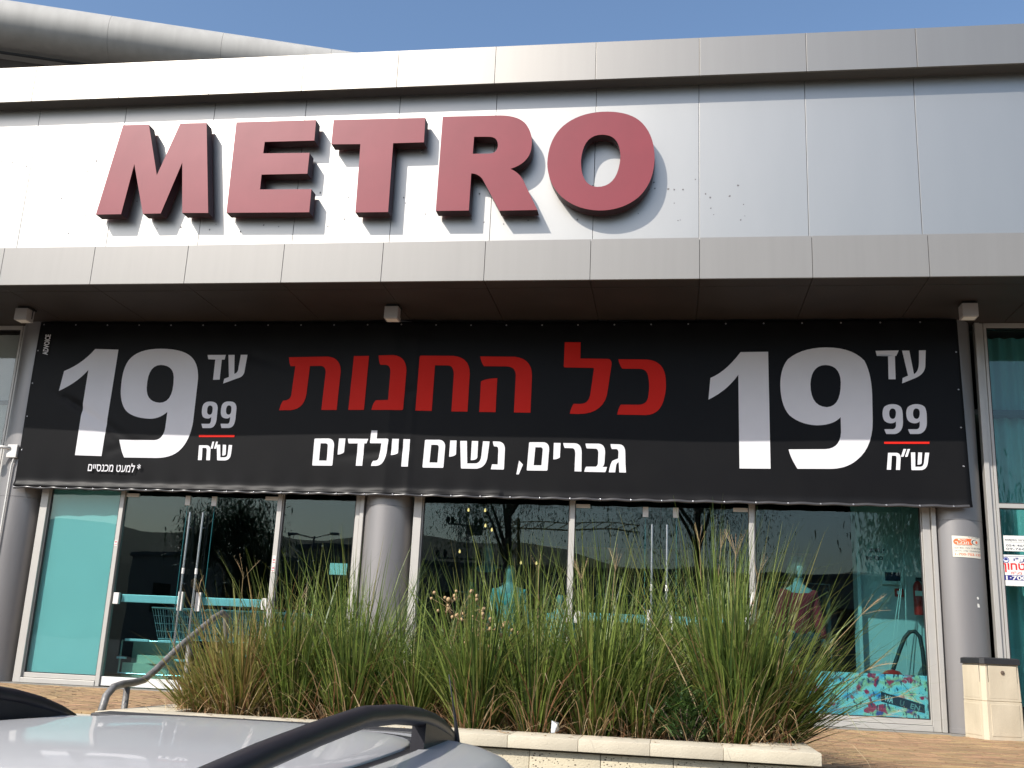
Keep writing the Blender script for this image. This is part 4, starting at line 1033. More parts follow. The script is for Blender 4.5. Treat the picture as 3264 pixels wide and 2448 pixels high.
fs = [(j * (nx + 1) + i, j * (nx + 1) + i + 1, (j + 1) * (nx + 1) + i + 1, (j + 1) * (nx + 1) + i) for j in range(nzz) for i in range(nx)]
g.add(vs, fs)
cl = g.obj('cloth', MT['vinyl'], ban, smooth=True)
sd = cl.modifiers.new('thick', 'SOLIDIFY'); sd.thickness = 0.0015; sd.offset = 1
# hem strip folded up at the foot, lightened in colour as if catching sun
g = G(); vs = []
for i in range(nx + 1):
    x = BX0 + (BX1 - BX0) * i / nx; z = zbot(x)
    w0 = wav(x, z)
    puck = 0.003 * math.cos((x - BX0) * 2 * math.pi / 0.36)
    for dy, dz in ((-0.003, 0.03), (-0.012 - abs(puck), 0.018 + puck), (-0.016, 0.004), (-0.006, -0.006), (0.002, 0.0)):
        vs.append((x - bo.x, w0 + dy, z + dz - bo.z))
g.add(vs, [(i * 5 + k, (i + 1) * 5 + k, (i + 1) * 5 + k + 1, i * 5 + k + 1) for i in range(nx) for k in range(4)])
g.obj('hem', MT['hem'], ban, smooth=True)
# eyelets
eg = G(); eg.lathe([(0.004, -0.001), (0.007, -0.003), (0.0095, -0.002), (0.0105, 0.001)], n=10)
eme = eg.mesh('eyelet'); eme.materials.append(MT['eyelet'])
def eyelet(x, z):
    o = bpy.data.objects.new('eyelet', eme); COL.objects.link(o); o.parent = ban
    o.location = (x - bo.x, wav(x, z) - 0.006 - (0.012 if z < 2.45 else 0), z - bo.z); o.rotation_euler = (R(-90), 0, 0)
x = BX0 + 0.02
while x < BX1: eyelet(x, zbot(x) + 0.014); x += 0.36
x = BX0 + 0.05
while x < BX1: eyelet(x, ztop(x) - 0.035); x += 0.45
for z in (2.9, 3.35, 3.8, 4.25): eyelet(BX0 + 0.03, z); eyelet(BX1 - 0.03, z)

def printed(name, conts, m):
    cs = [expand(c, 7) for c in conts]
    flat, tris = tess(cs)
    bm = bmesh.new()
    vv = [bm.verts.new((p.x, 0, p.y)) for p in flat]
    for f in tris:
        try: bm.faces.new([vv[i] for i in f])
        except ValueError: pass
    xs = [p.x for p in flat]; zs = [p.y for p in flat]
    st = 0.03 if max(zs) - min(zs) > 0.3 else 0.06
    a = math.ceil(min(xs) / st) * st
    while a < max(xs):
        bmesh.ops.bisect_plane(bm, geom=bm.verts[:] + bm.edges[:] + bm.faces[:], plane_co=(a, 0, 0), plane_no=(1, 0, 0)); a += st
    a = math.ceil(min(zs) / st) * st
    while a < max(zs):
        bmesh.ops.bisect_plane(bm, geom=bm.verts[:] + bm.edges[:] + bm.faces[:], plane_co=(0, 0, a), plane_no=(0, 0, 1)); a += st
    for v in bm.verts:
        v.co = Vector((v.co.x - bo.x, wav(v.co.x, v.co.z) - 0.007, v.co.z - bo.z))
    bmesh.ops.recalc_face_normals(bm, faces=bm.faces[:])
    me = bpy.data.meshes.new(name); bm.to_mesh(me); bm.free()
    me.polygons.foreach_set('use_smooth', [True] * len(me.polygons))
    if len(me.polygons) and sum(p.normal.y for p in me.polygons) > 0: me.flip_normals()
    return link(name, me, m, ban)
for k, c in PRINT.items():
    if k in ('lL', 'lR'): printed('red_rule', c, MT['print_red'])
    elif k[0] == 'r' : printed('red_letter', c, MT['print_red'])
    elif k in ('1L', '9L', '1R', '9R', 's1L', 's2L', 's1R', 's2R'): printed('price_digit', c, MT['print_white'])
    else: printed('white_letter', c, MT['print_white'])
def btext(body, size, m, x, z, ry=0.0, off=0.0, width=None, name='small_print'):
    o = text_obj(body, size, m, ban, (x - bo.x, wav(x, z) - 0.024, z - bo.z), (R(90), R(ry), 0), off, width=width, name=name)
    return o
btext('* ' + 'למעט מכנסיים'[::-1], 0.145, MT['print_white'], -7.415, 2.63, 1.0, 0.004, 0.70) if False else None
btext('למעט מכנסיים'[::-1] + ' *', 0.145, MT['print_white'], -7.415, 2.645, 0.5, 0.0015, 0.72)
btext('ADVOICE', 0.105, MT['print_white'], -8.215, 4.19, -90, 0.003, 0.285)

# ------------------------------------------------------------------ floodlights under the soffit
for lab, x in (('box floodlight under the soffit at the left end of the banner', -8.29), ('box floodlight under the soffit above the middle column', -3.375), ('box floodlight under the soffit at the right end of the banner', 3.30)):
    t = thing('floodlight', lab, 'lamp', (x, 11.6, 4.677))
    G().bbox(-0.085, 0.085, 0.0, 0.16, -0.185, -0.03, 0.006).obj('housing', MT['lamp_grey'], t)
    G().bbox(-0.07, 0.07, 0.02, 0.14, -0.189, -0.186, 0.001).obj('lens', MT['paper'], t)
    G().bbox(-0.075, 0.085, 0.03, 0.2, -0.028, -0.001, 0.004).tube([(0.1, 0.1, -0.02), (0.1, 0.1, -0.15)], 0.006, 6).obj('bracket', MT['black'], t)

# ------------------------------------------------------------------ bracket and conduit on the left column
t = thing('wall_lamp_bracket', 'cream swivel bracket with conduit on the far left column', 'bracket', (-8.60, 12.2, 2.80))
G().bbox(0.02, 0.16, 0.0, 0.05, 0.0, 0.17, 0.008).obj('plate', MT['white_plastic'], t)
G().tube([(0.06, 0, 0.12), (-0.04, -0.05, 0.13), (-0.10, -0.06, 0.07), (-0.14, -0.05, -0.02), (-0.22, -0.03, -0.03)], 0.022, 10).obj('arm', MT['white_plastic'], t, smooth=True)
G().lathe([(0.05, -0.03), (0.075, -0.02), (0.08, 0.01), (0.06, 0.03)], (-0.16, -0.05, 0.0), 16).obj('lamp_head', MT['white_plastic'], t, smooth=40)
G().tube([(0.12, 0.03, 0.0), (0.10, 0.03, -0.1), (0.10, 0.04, -2.8)], 0.011, 8).obj('conduit', MT['white_plastic'], t, smooth=40)

# ------------------------------------------------------------------ stickers and signs
def flat_part(name, pts, m, parent, y=0.0):
    g = G(); g.add([(p[0], y, p[1]) for p in pts], [tuple(range(len(pts)))]); return g.obj(name, m, parent)
def circ(cx, cz, rx, rz, a0=0, a1=360, n=20): return [(cx + rx * math.cos(R(a0 + (a1 - a0) * i / n)), cz + rz * math.sin(R(a0 + (a1 - a0) * i / n))) for i in range(n + (0 if a1 - a0 == 360 else 1))]
def wrap_tree(root, r, a0):
    """bend a flat sticker (x,z) round a column of radius r"""
    for ob in [root] + list(root.children):
        me = ob.data
        bm = bmesh.new(); bm.from_mesh(me)
        xs = [v.co.x for v in bm.verts]; a = min(xs) + 0.02
        while a < max(xs):
            bmesh.ops.bisect_plane(bm, geom=bm.verts[:] + bm.edges[:] + bm.faces[:], plane_co=(a, 0, 0), plane_no=(1, 0, 0)); a += 0.02
        lx, ly, lz = (ob.location if ob is not root else (0, 0, 0))
        for v in bm.verts:
            if ob is root: X, Y, Z = v.co
            else:
                Mx = Matrix.Translation(ob.location) @ ob.rotation_euler.to_matrix().to_4x4(); X, Y, Z = Mx @ v.co
            th = a0 + X / r; rad = r - Y
            v.co = Vector((rad * math.sin(th), -rad * math.cos(th), Z))
        bm.to_mesh(me); bm.free()
        if ob is not root: ob.location = (0, 0, 0); ob.rotation_euler = (0, 0, 0)
H = lambda s: s[::-1]
g = G(); g.add([(0, -0.001, 0), (0.332, -0.001, -0.012), (0.332, -0.001, 0.222), (0, -0.001, 0.235)], [(0, 1, 2, 3)])
stk = prop(g.obj('security_sticker', MT['sticker_white'], None), 'cream security sticker with an orange pill wrapped on the right column', 'sticker')
pill = circ(0.05, 0.168, 0.038, 0.034, 90, 270, 12) + [(0.20, 0.134), (0.222, 0.134), (0.198, 0.168), (0.215, 0.202)]
flat_part('orange_pill', pill, MT['orange'], stk, -0.0016)
text_obj(H('מוקד'), 0.030, MT['sticker_white'], stk, (0.06, -0.0022, 0.180), off=0.0004, width=0.09)
text_obj(H('מבצר'), 0.045, MT['sticker_white'], stk, (0.03, -0.0022, 0.142), off=0.001, width=0.15)
flat_part('logo_ball', circ(0.275, 0.166, 0.017, 0.017), MT['orange'], stk, -0.0016)
ring = circ(0.262, 0.166, 0.052, 0.030, 80, 400, 26); ring += [(0.268 + (p[0] - 0.262) * 0.86, 0.166 + (p[1] - 0.166) * 0.86) for p in reversed(ring)]
g = G(); n = len(ring) // 2
g.add([(p[0], -0.0018, p[1]) for p in ring], [(i, i + 1, 2 * n - 2 - i, 2 * n - 1 - i) for i in range(n - 1)]); g.obj('logo_ring', MT['ink'], stk)
text_obj(H('המקום מוגן ע"י'), 0.02, MT['ink'], stk, (0.17, -0.0018, 0.210), width=0.145)
text_obj(H('שרותי שמירה אבטחה ומוקד בע"מ'), 0.012, MT['ink'], stk, (0.03, -0.0018, 0.122), width=0.18)
text_obj(H('שרותי מוקד סיור ובקרה : מוקד רפואה'), 0.026, MT['ink'], stk, (0.015, -0.0018, 0.090), width=0.31)
text_obj(H('מערכות אזעקה : צפייה : גילוי אש'), 0.026, MT['ink'], stk, (0.02, -0.0018, 0.057), width=0.30)
text_obj('1-700-703-133', 0.036, MT['orange'], stk, (0.015, -0.0018, 0.016), off=0.0005, width=0.30)
wrap_tree(stk, 0.2925, R(-22)); stk.location = (3.24, 12.57, 1.89)
# scuff marks on the column
t = thing('torn_tape', 'torn scrap of white tape on the right column above the bin', 'tape', (3.24, 12.57, 0))
for zz, w, h in ((1.44, 0.018, 0.035), (1.36, 0.02, 0.06)):
    g = G(); th = R(24); vs = []
    rr = random.Random(int(zz * 100))
    for k in range(9):
        a = 2 * math.pi * k / 9; f = rr.uniform(0.5, 1.1)
        th = R(26) + w * f * math.cos(a) / 0.2925; vs.append((0.2925 * math.sin(th), -0.2925 * math.cos(th), zz + h * 0.5 * f * math.sin(a)))
    g.add(vs, [tuple(range(9))]); g.obj('scrap', MT['paper'], t)

def sign_plate(name, label, x, z, w, h, m):
    g = G(); g.bbox(0, w, -0.004, 0, 0, h, 0.0015)
    return prop(g.obj(name, m, None, (x, GY - 0.008, z)), label, 'sign')
s1 = sign_plate('alarm_sign', 'cream sticker with phone numbers on the window right of the column', 3.72, 1.985, 0.42, 0.175, MT['sticker_white2'])
text_obj(H('שמירה והתראה מתקדמת'), 0.03, MT['ink'], s1, (0.012, -0.0046, 0.115), off=0.0006, width=0.36)
text_obj('054-4694467', 0.034, MT['ink'], s1, (0.02, -0.0046, 0.052), off=0.0003, width=0.34)
text_obj('09-7665402', 0.034, MT['ink'], s1, (0.02, -0.0046, 0.014), off=0.0003, width=0.34)
G().box(0.01, 0.40, -0.0046, -0.0042, 0.100, 0.102).obj('rule', MT['ink'], s1)
s2 = sign_plate('security_sign', 'white security sign with red word and navy phone band on the right window', 3.675, 1.60, 0.5, 0.345, MT['sticker_white2'])
def strip(x0, x1, z0, z1, m, y=-0.0047): return G().box(x0, x1, y, -0.0042, z0, z1).obj('printed_band', m, s2)
strip(0.012, 0.49, 0.062, 0.118, MT['navy'])
strip(0.008, 0.012, 0.07, 0.325, MT['navy']); strip(0.012, 0.49, 0.325, 0.329, MT['navy'])
text_obj('1·700·703', 0.062, MT['sticker_white2'], s2, (0.024, -0.0052, 0.068), off=0.0016, width=0.40)
text_obj(H('בטחון'), 0.115, MT['red_ink'], s2, (0.025, -0.0048, 0.180), off=0.0035, width=0.30)
text_obj('91) ' + H('בע"מ')[::1], 0.04, MT['red_ink'], s2, (0.10, -0.0048, 0.130), off=0.0008, width=0.20) if False else None
text_obj(H('בע"מ') + ' (19', 0.04, MT['red_ink'], s2, (0.10, -0.0048, 0.130), off=0.0008, width=0.20)
text_obj(H('ן ע"י'), 0.07, MT['navy'], s2, (0.10, -0.0048, 0.262), off=0.0016, width=0.20) if False else None
text_obj(H('מוגן ע"י'), 0.07, MT['navy'], s2, (0.13, -0.0048, 0.262), off=0.0016, width=0.30)
flat_part('logo_disc', circ(0.055, 0.285, 0.036, 0.034), MT['navy'], s2, -0.0046)
flat_part('logo_globe', circ(0.055, 0.285, 0.029, 0.027), mat('pale_blue_print', (0.45, 0.5, 0.7), 0.5), s2, -0.0049)
flat_part('logo_map', circ(0.055, 0.294, 0.018, 0.013), MT['navy'], s2, -0.0052)
flat_part('logo_hands', circ(0.055, 0.274, 0.015, 0.015), MT['sticker_white2'], s2, -0.0052)
def mull_sticker(label, x, z, h, y=GY - 0.052):
    g = G(); g.bbox(-0.02, 0.02, -0.001, 0, 0, h, 0.0004)
    o = prop(g.obj('warning_sticker', MT['paper'], None, (x, y, z)), label, 'sticker')
    for k in range(max(1, int(h / 0.1))):
        flat_part('red_mark', circ(0, 0.05 + 0.1 * k, 0.013, 0.013), MT['pink_ink'], o, -0.0016)
        G().box(-0.016, 0.016, -0.0016, -0.0011, 0.012 + 0.1 * k, 0.022 + 0.1 * k).obj('printed_line', MT['pink_ink'], o)
mull_sticker('small red and white warning stickers on the frame left of the paper notice', -4.855, 1.46, 0.20)
mull_sticker('small red and white warning stickers on the frame right of the middle doors', 0.937, 1.15, 0.28)
mull_sticker('tiny white label on the frame right of the white board', -6.985, 1.72, 0.07)

# ------------------------------------------------------------------ planter
pl = thing('planter', 'raised stone planter with cream coping in front of the shop', 'planter', (-1.28, 6.0, -1.1))
po_ = Vector((-1.28, 6.0, -1.1))
def pbox(name, x0, x1, y0, y1, z0, z1, m, b=0.01):
    cx, cy, cz = (x0 + x1) / 2, (y0 + y1) / 2, z0
    g = G(); g.bbox(x0 - cx, x1 - cx, y0 - cy, y1 - cy, 0, z1 - z0, b)
    return g.obj(name, MT[m], pl, (cx - po_.x, cy - po_.y, cz - po_.z), smooth=50)
ct, cb = 0.19, 0.125
edges = [-3.36, -3.03]
x = -3.03
js = [-2.846, -2.454, -2.062, -1.67, -1.278, -0.886, -0.494, -0.102, 0.29]
a = -3.36
for j in js + [0.802]:
    pbox('coping_stone', a, j - 0.001, 5.99, 6.33, cb, ct, 'coping', 0.005); a = j
y = 6.333
while y < 8.9:
    y1 = min(y + 0.42, 8.93)
    pbox('coping_stone', -3.36, -3.03, y, y1 - 0.003, cb, ct, 'coping', 0.005)
    pbox('coping_stone', 0.47, 0.802, y, y1 - 0.003, cb, ct, 'coping', 0.005); y = y1
x = -3.027
while x < 0.45:
    pbox('coping_stone', x, min(x + 0.46, 0.467) - 0.003, 8.6, 8.93, cb, ct, 'coping', 0.005); x += 0.46
rr = random.Random(9)
for r_ in range(4):
    z0 = -1.1 + 0.3 * r_; z1 = z0 + 0.295 + (0.005 if r_ < 3 else 0); z1 = z1 + (0.02 if r_ == 3 else 0)
    x = -3.33 - (0.2 if r_ % 2 else 0)
    while x < 0.77:
        a, c = max(x, -3.33), min(x + 0.395, 0.77)
        if c - a > 0.05: pbox('wall_stone', a, c - 0.0025, 6.03 + rr.uniform(0, 0.004), 6.2, z0 + 0.002, z1 - 0.002, 'pit', 0.005)
        x += 0.395
for (x0, x1, y0, y1) in ((-3.33, -3.1, 6.2, 8.9), (0.54, 0.77, 6.2, 8.9), (-3.1, 0.54, 8.7, 8.9)):
    pbox('planter_wall', x0, x1, y0, y1, -1.1, 0.122, 'pit', 0.004)
g = G(); nx_, ny_ = 60, 34; vs = []
rr = random.Random(4)
for j in range(ny_ + 1):
    for i in range(nx_ + 1):
        vs.append((-3.1 + 3.64 * i / nx_ - po_.x, 6.2 + 2.5 * j / ny_ - po_.y, 0.11 + 0.03 * rr.random() - po_.z))
g.add(vs, [(j * (nx_ + 1) + i, j * (nx_ + 1) + i + 1, (j + 1) * (nx_ + 1) + i + 1, (j + 1) * (nx_ + 1) + i) for j in range(ny_) for i in range(nx_)])
prop(g.obj('soil', MT['soil'], pl), kind='stuff')
# kerb retaining wall along the pavement at the right
g = G(); g.bbox(0.83, 15.9, 5.99, 6.3, -0.08, 0.004, 0.01); g.box(0.84, 15.9, 6.01, 6.03, -1.1, -0.08)
prop(g.obj('kerb', MT['coping'], None), kind='structure')

# ------------------------------------------------------------------ grass clumps
def blade(g, base, ang, ln, w, lean, droop, rng, seg=5, twist=0.0, k=0):
    d = Vector((math.cos(ang), math.sin(ang), 0))
    sidev = Vector((-d.y, d.x, 0))
    ta = rng.uniform(-1.2, 1.2); sidev = (sidev * math.cos(ta) + d * math.sin(ta)).normalized()
    p = Vector(base); th = lean; n0 = len(g.v)
    for i in range(seg + 1):
        f = i / seg
        ww = w * (0.75 + 0.5 * f) if f < 0.35 else w * (1 - f) / 0.65 + 0.0006
        g.v.append(tuple(p - sidev * ww / 2)); g.v.append(tuple(p + sidev * ww / 2))
        stp = ln / seg
        p = p + (d * math.sin(th) + Vector((0, 0, 1)) * math.cos(th)) * stp
        if p.z < -0.04: p.z = -0.04
        th += droop / seg * (0.4 + 1.4 * f)
    for i in range(seg):
        a = n0 + 2 * i; g.f.append((a, a + 1, a + 3, a + 2)); g.mi.append(k)
def seed_head(parent, base, top, rng, rays=8, ln=0.16, stem_r=0.0016):
    g = G()
    b, t = Vector(base), Vector(top)
    mid = b.lerp(t, 0.55) + Vector((0, 0, 0.08 * (t - b).length))
    g.tube([b, mid, t], [stem_r * 1.6, stem_r * 1.3, stem_r], 4)
    dr = (t - mid).normalized()
    for i in range(rays):
        a = rng.uniform(-0.5, 0.5); e = rng.uniform(-0.45, 0.45)
        q = Matrix.Rotation(a, 3, 'Y') @ Matrix.Rotation(e, 3, 'X') @ dr
        s0 = t - dr * rng.uniform(0, 0.05); l2 = ln * rng.uniform(0.7, 1.1)
        pts = [s0, s0 + q * l2 * 0.5, s0 + q * l2 + Vector((0, 0, -0.015))]
        g.tube(pts, [0.0006, 0.0011, 0.0005], 3)
        for kk in range(5):
            pp = s0 + q * l2 * (0.3 + 0.14 * kk); g.tube([pp, pp + Vector((rng.uniform(-.006, .006), rng.uniform(-.004, .004), 0.008))], [0.0010, 0.0003], 3)
    return g.obj('seed_head', MT['seed'], parent)
def clump(label, x, y, n, ndry, hm, rb, sp, bias=(0, 0), green='grass_green', seeds=(), z0=0.12, seed=0, mix=0.0):
    rng = random.Random(seed * 77 + 5)
    n = int(n * 1.35); hm *= 0.92 if x > -1.3 else 0.88; rb *= 0.62; sp *= 1.1; seeds = [(a, b, c, d, e * 0.88, max(4, int(f * 0.7)), g_ * 0.8) for a, b, c, d, e, f, g_ in seeds]
    t = thing('grass_clump', label, 'grass clump', (x, y, z0), group='ornamental grass in the planter')
    g = G()
    for i in range(n):
        a = rng.uniform(0, 2 * math.pi); r_ = rb * math.sqrt(rng.random())
        base = (r_ * math.cos(a), r_ * math.sin(a) * 0.8, rng.uniform(-0.03, 0.02))
        lean = sp * (0.15 + 0.85 * r_ / rb) * rng.uniform(0.3, 1.25)
        dx, dy = math.cos(a) * lean + bias[0] * rng.uniform(0.2, 1.2), math.sin(a) * lean + bias[1] * rng.uniform(0.2, 1.2) + rng.gauss(0, 0.03)
        dx += rng.gauss(0, 0.10)
        ang = math.atan2(dy, dx); lean = min(1.3, math.hypot(dx, dy))
        ln = hm * rng.choice([rng.uniform(0.3, 0.6), rng.uniform(0.4, 0.7), rng.uniform(0.5, 0.8), rng.uniform(0.6, 0.9), rng.uniform(0.8, 1.35)])
        blade(g, base, ang, ln, rng.uniform(0.007, 0.0165), lean, rng.choice([0.05, 0.15, 0.3, 0.5, 0.2, 1.4, 2.3]) * rng.uniform(0.4, 1.3), rng, 5)
    prop(g.obj('green_blades', MT[green], t), kind='stuff')
    g = G()
    for i in range(int(ndry * 0.5)):
        a = rng.uniform(0, 2 * math.pi); r_ = rb * 1.5 * math.sqrt(rng.random())
        base = (r_ * math.cos(a), r_ * math.sin(a), rng.uniform(-0.03, 0.02))
        ln = hm * (rng.uniform(0.25, 0.75) if rng.random() < 0.8 else rng.uniform(0.75, 1.05)); lean = rng.uniform(0.15, 1.1) if ln < hm * 0.75 else rng.uniform(0.05, 0.5)
        a2 = a + rng.gauss(0, 0.7)
        blade(g, base, a2, ln, rng.uniform(0.004, 0.009), lean, rng.uniform(0.3, 2.6), rng, 6)
    prop(g.obj('dry_blades', MT['grass_dry'], t), kind='stuff')
    for (b_x, b_y, tx, ty, tz, rays, l2) in seeds:
        seed_head(t, (b_x, b_y, 0.0), (tx, ty, tz), rng, rays, l2)
    return t
CL = [
 # label, x, y, n, ndry, height, base radius, spread, bias, material, seeds
 ('low yellow-green clump spilling over the left end of the planter', -2.95, 6.74, 600, 360, 0.60, 0.24, 0.62, (-0.05, -0.1), 'grass_yellow', [(0, 0, -0.16, -0.1, 0.95, 9, 0.15), (0.1, 0, 0.17, -0.15, 1.08, 6, 0.20)]),
 ('yellow-green clump beside the handrail, second from the left end', -2.72, 6.62, 560, 260, 0.86, 0.2, 0.45, (-0.05, 0), 'grass_yellow', []),
 ('tall green clump in front of the left doors', -2.36, 6.64, 620, 200, 1.02, 0.2, 0.3, (-0.02, 0), 'grass_green', []),
 ('green clump left of the middle column, at the front edge', -1.98, 6.60, 560, 240, 0.98, 0.19, 0.34, (0, 0), 'grass_green', []),
 ('mixed green and brown clump in front of the middle column', -1.60, 6.66, 520, 330, 0.86, 0.2, 0.42, (0, 0), 'grass_green', []),
 ('clump with bright lime bases just right of the middle column', -1.16, 6.52, 640, 170, 1.02, 0.17, 0.33, (0, 0), 'grass_green', []),
 ('slender green clump with a scrap of foil at its foot', -0.80, 6.56, 480, 260, 0.98, 0.16, 0.36, (0, 0), 'grass_green', [(0, 0, -0.02, 0, 1.2, 5, 0.16)]),
 ('arching green clump with plumes in front of the middle mullion', -0.46, 6.62, 560, 260, 1.10, 0.19, 0.42, (0.05, 0), 'grass_green', [(0, 0, -0.10, 0.05, 1.14, 16, 0.22), (0.05, 0, 0.12, 0, 1.22, 10, 0.2)]),
 ('brown tangled clump left of the dark leafy bush', -0.20, 6.70, 420, 380, 0.92, 0.18, 0.5, (0, 0), 'grass_green', []),
 ('tall upright clump right of the dark leafy bush', 0.38, 6.60, 700, 300, 1.18, 0.18, 0.28, (0.05, 0), 'grass_green', [(0, 0, 0.02, 0, 1.34, 12, 0.22), (0, 0, 0.16, 0, 1.2, 8, 0.18)]),
 ('wide fanning clump leaning over the right end of the planter', 0.56, 6.78, 760, 420, 1.08, 0.19, 0.62, (0.34, -0.05), 'grass_green',
  [(0, 0, 0.62, -0.1, 0.98, 9, 0.22), (0, 0, 0.66, 0, 0.60, 13, 0.19), (0, 0, 0.80, -0.1, 0.42, 11, 0.19), (0, 0, 0.72, -0.2, 0.30, 7, 0.16), (0, 0, 0.40, 0, 0.66, 8, 0.16)]),
 ('back-row clump behind the left doors end of the planter', -2.85, 7.35, 420, 120, 0.95, 0.24, 0.4, (0, 0), 'grass_yellow', []),
 ('tall back-row clump left of the middle column', -2.2, 7.4, 460, 120, 1.18, 0.24, 0.32, (0, 0), 'grass_green', []),
 ('sparse back-row clump hiding the foot of the middle column', -1.62, 7.5, 380, 160, 0.98, 0.24, 0.45, (0, 0), 'grass_green', []),
 ('tall back-row clump below the turquoise shirted mannequin', -1.0, 7.4, 460, 120, 1.20, 0.24, 0.34, (0, 0), 'grass_green', []),
 ('back-row clump in front of the middle doors', -0.35, 7.45, 460, 140, 1.22, 0.24, 0.36, (0, 0), 'grass_green', []),
 ('tall back-row clump behind the upright one at the right', 0.25, 7.4, 560, 140, 1.35, 0.24, 0.28, (0, 0), 'grass_green', [(0, 0, -0.05, 0, 1.52, 9, 0.2), (0, 0, 0.1, 0, 1.48, 9, 0.2)]),
 ('rearmost clump at the left of the planter', -2.3, 8.2, 280, 80, 1.0, 0.26, 0.4, (0, 0), 'grass_green', []),
 ('rearmost clump at the middle of the planter', -1.0, 8.25, 280, 80, 1.1, 0.26, 0.4, (0, 0), 'grass_green', []),
 ('rearmost clump at the right of the planter', 0.1, 8.2, 300, 80, 1.15, 0.26, 0.4, (0, 0), 'grass_green', []),
]
for i, c in enumerate(CL):
    clump(c[0], c[1], c[2], c[3], c[4], c[5], c[6], c[7], c[8], c[9], c[10], seed=i)
# dead thatch between the clumps
g = G(); rng = random.Random(21)
for i in range(650):
    x, y = rng.uniform(-3.15, 0.72), 6.34 + abs(rng.gauss(0, 0.35))
    blade(g, (x, y, 0.12), rng.uniform(0, 6.28), rng.uniform(0.12, 0.42), rng.uniform(0.003, 0.007), rng.uniform(0.3, 1.4), rng.uniform(0.5, 3), rng, 5)
for v in range(len(g.v)):
    pass
prop(g.obj('dead_thatch', MT['grass_dry']), 'dry brown straw lying between the grass clumps', 'straw', kind='stuff')
# dark leafy bush and the plant with round dry flowers
t = thing('leafy_bush', 'low dark green bush with narrow leaves near the planter coping', 'bush', (0.10, 6.50, 0.12))
g = G(); rng = random.Random(8)
for i in range(620):
    th = rng.uniform(0, 6.28); ph = rng.uniform(0, 1.5); rad = rng.uniform(0.05, 0.24)
    c = Vector((rad * math.cos(th) * math.sin(ph) * 1.1, rad * math.sin(th) * math.sin(ph) * 0.8, 0.02 + rad * 1.25 * math.cos(ph) + 0.04))
    a = th + rng.gauss(0, 0.9)
    blade(g, c, a, rng.uniform(0.06, 0.11), rng.uniform(0.010, 0.016), rng.uniform(0.5, 1.4), rng.uniform(0, 1), rng, 3)
prop(g.obj('leaves', MT['shrub_leaf'], t), kind='stuff')
g = G()
for i in range(14): 
    th = rng.uniform(0, 6.28); g.tube([(0, 0, -0.02), (0.08 * math.cos(th), 0.06 * math.sin(th), 0.14), (0.15 * math.cos(th), 0.1 * math.sin(th), 0.24)], 0.003, 4)
g.obj('stem', MT['bark'], t)
t = thing('dry_flower_plant', 'plant with round tan dried flower heads right of the middle column', 'plant', (-1.42, 6.62, 0.12))
rng = random.Random(13)
sg = G()
bs = G(); bs.lathe([(0.0, -0.012), (0.008, -0.009), (0.0115, 0.0), (0.008, 0.009), (0.0, 0.012)], n=8)
bme = bs.mesh('flower_head'); bme.materials.append(MT['bobble']); bme.polygons.foreach_set('use_smooth', [True] * len(bme.polygons))
for cx, cz, nn, sprd in ((0.10, 0.78, 14, 0.10), (0.22, 0.68, 11, 0.07), (0.02, 0.82, 7, 0.05), (0.40, 0.64, 8, 0.06), (0.34, 0.52, 5, 0.05), (0.24, 0.86, 3, 0.04)):
    sg.tube([(0, 0, 0), (cx * 0.5, -0.02, cz * 0.5), (cx, -0.05, cz - 0.08)], 0.0022, 4)
    for i in range(nn):
        p = (cx + rng.gauss(0, sprd), -0.06 + rng.gauss(0, 0.04), cz + rng.gauss(0, sprd * 0.8))
        sg.tube([(cx, -0.05, cz - 0.08), ((cx + p[0]) / 2, -0.05, (cz - 0.04 + p[2]) / 2), p], 0.0011, 3)
        o = bpy.data.objects.new('flower_head', bme); COL.objects.link(o); o.parent = t; o.location = p
        s = rng.uniform(0.7, 1.35); o.scale = (s, s, s)
sg.obj('stalk', MT['grass_dry'], t)
vs = [(rng.uniform(-.028, .028), rng.uniform(-.02, .02), rng.uniform(0, .07)) for _ in range(14)]
bm = bmesh.new(); [bm.verts.new(v) for v in vs]; bmesh.ops.convex_hull(bm, input=bm.verts[:]); me = bpy.data.meshes.new('foil'); bm.to_mesh(me); bm.free()
prop(link('foil_wrapper', me, MT['litter'], None, (-0.66, 6.36, 0.19)), 'crumpled silver foil wrapper in the grass at the planter edge', 'litter')

g = G(); rng = random.Random(31)
for i in range(150):
    if i < 70: x, y, z = rng.uniform(-2.9, 0.78), rng.uniform(6.01, 6.30), 0.1905
    else: x, y, z = rng.uniform(0.95, 3.6), rng.uniform(7.2, 11.9), 0.004
    if 70 > i > 55: x, y = rng.uniform(0.5, 0.78), rng.uniform(6.3, 8.4)
    a = rng.uniform(0, 6.28); l2, w2 = rng.uniform(0.008, 0.035), rng.uniform(0.002, 0.006)
    c, s = math.cos(a), math.sin(a)
    g.add([(x - c * l2 - s * w2, y - s * l2 + c * w2, z), (x - c * l2 + s * w2, y - s * l2 - c * w2, z), (x + c * l2, y + s * l2, z + rng.uniform(0, 0.006)), (x, y, z + 0.004)], [(0, 1, 2), (0, 2, 3)])
prop(g.obj('dry_litter', MT['grass_dry']), 'dry leaf scraps scattered on the coping and the paving', 'leaf litter', kind='stuff')

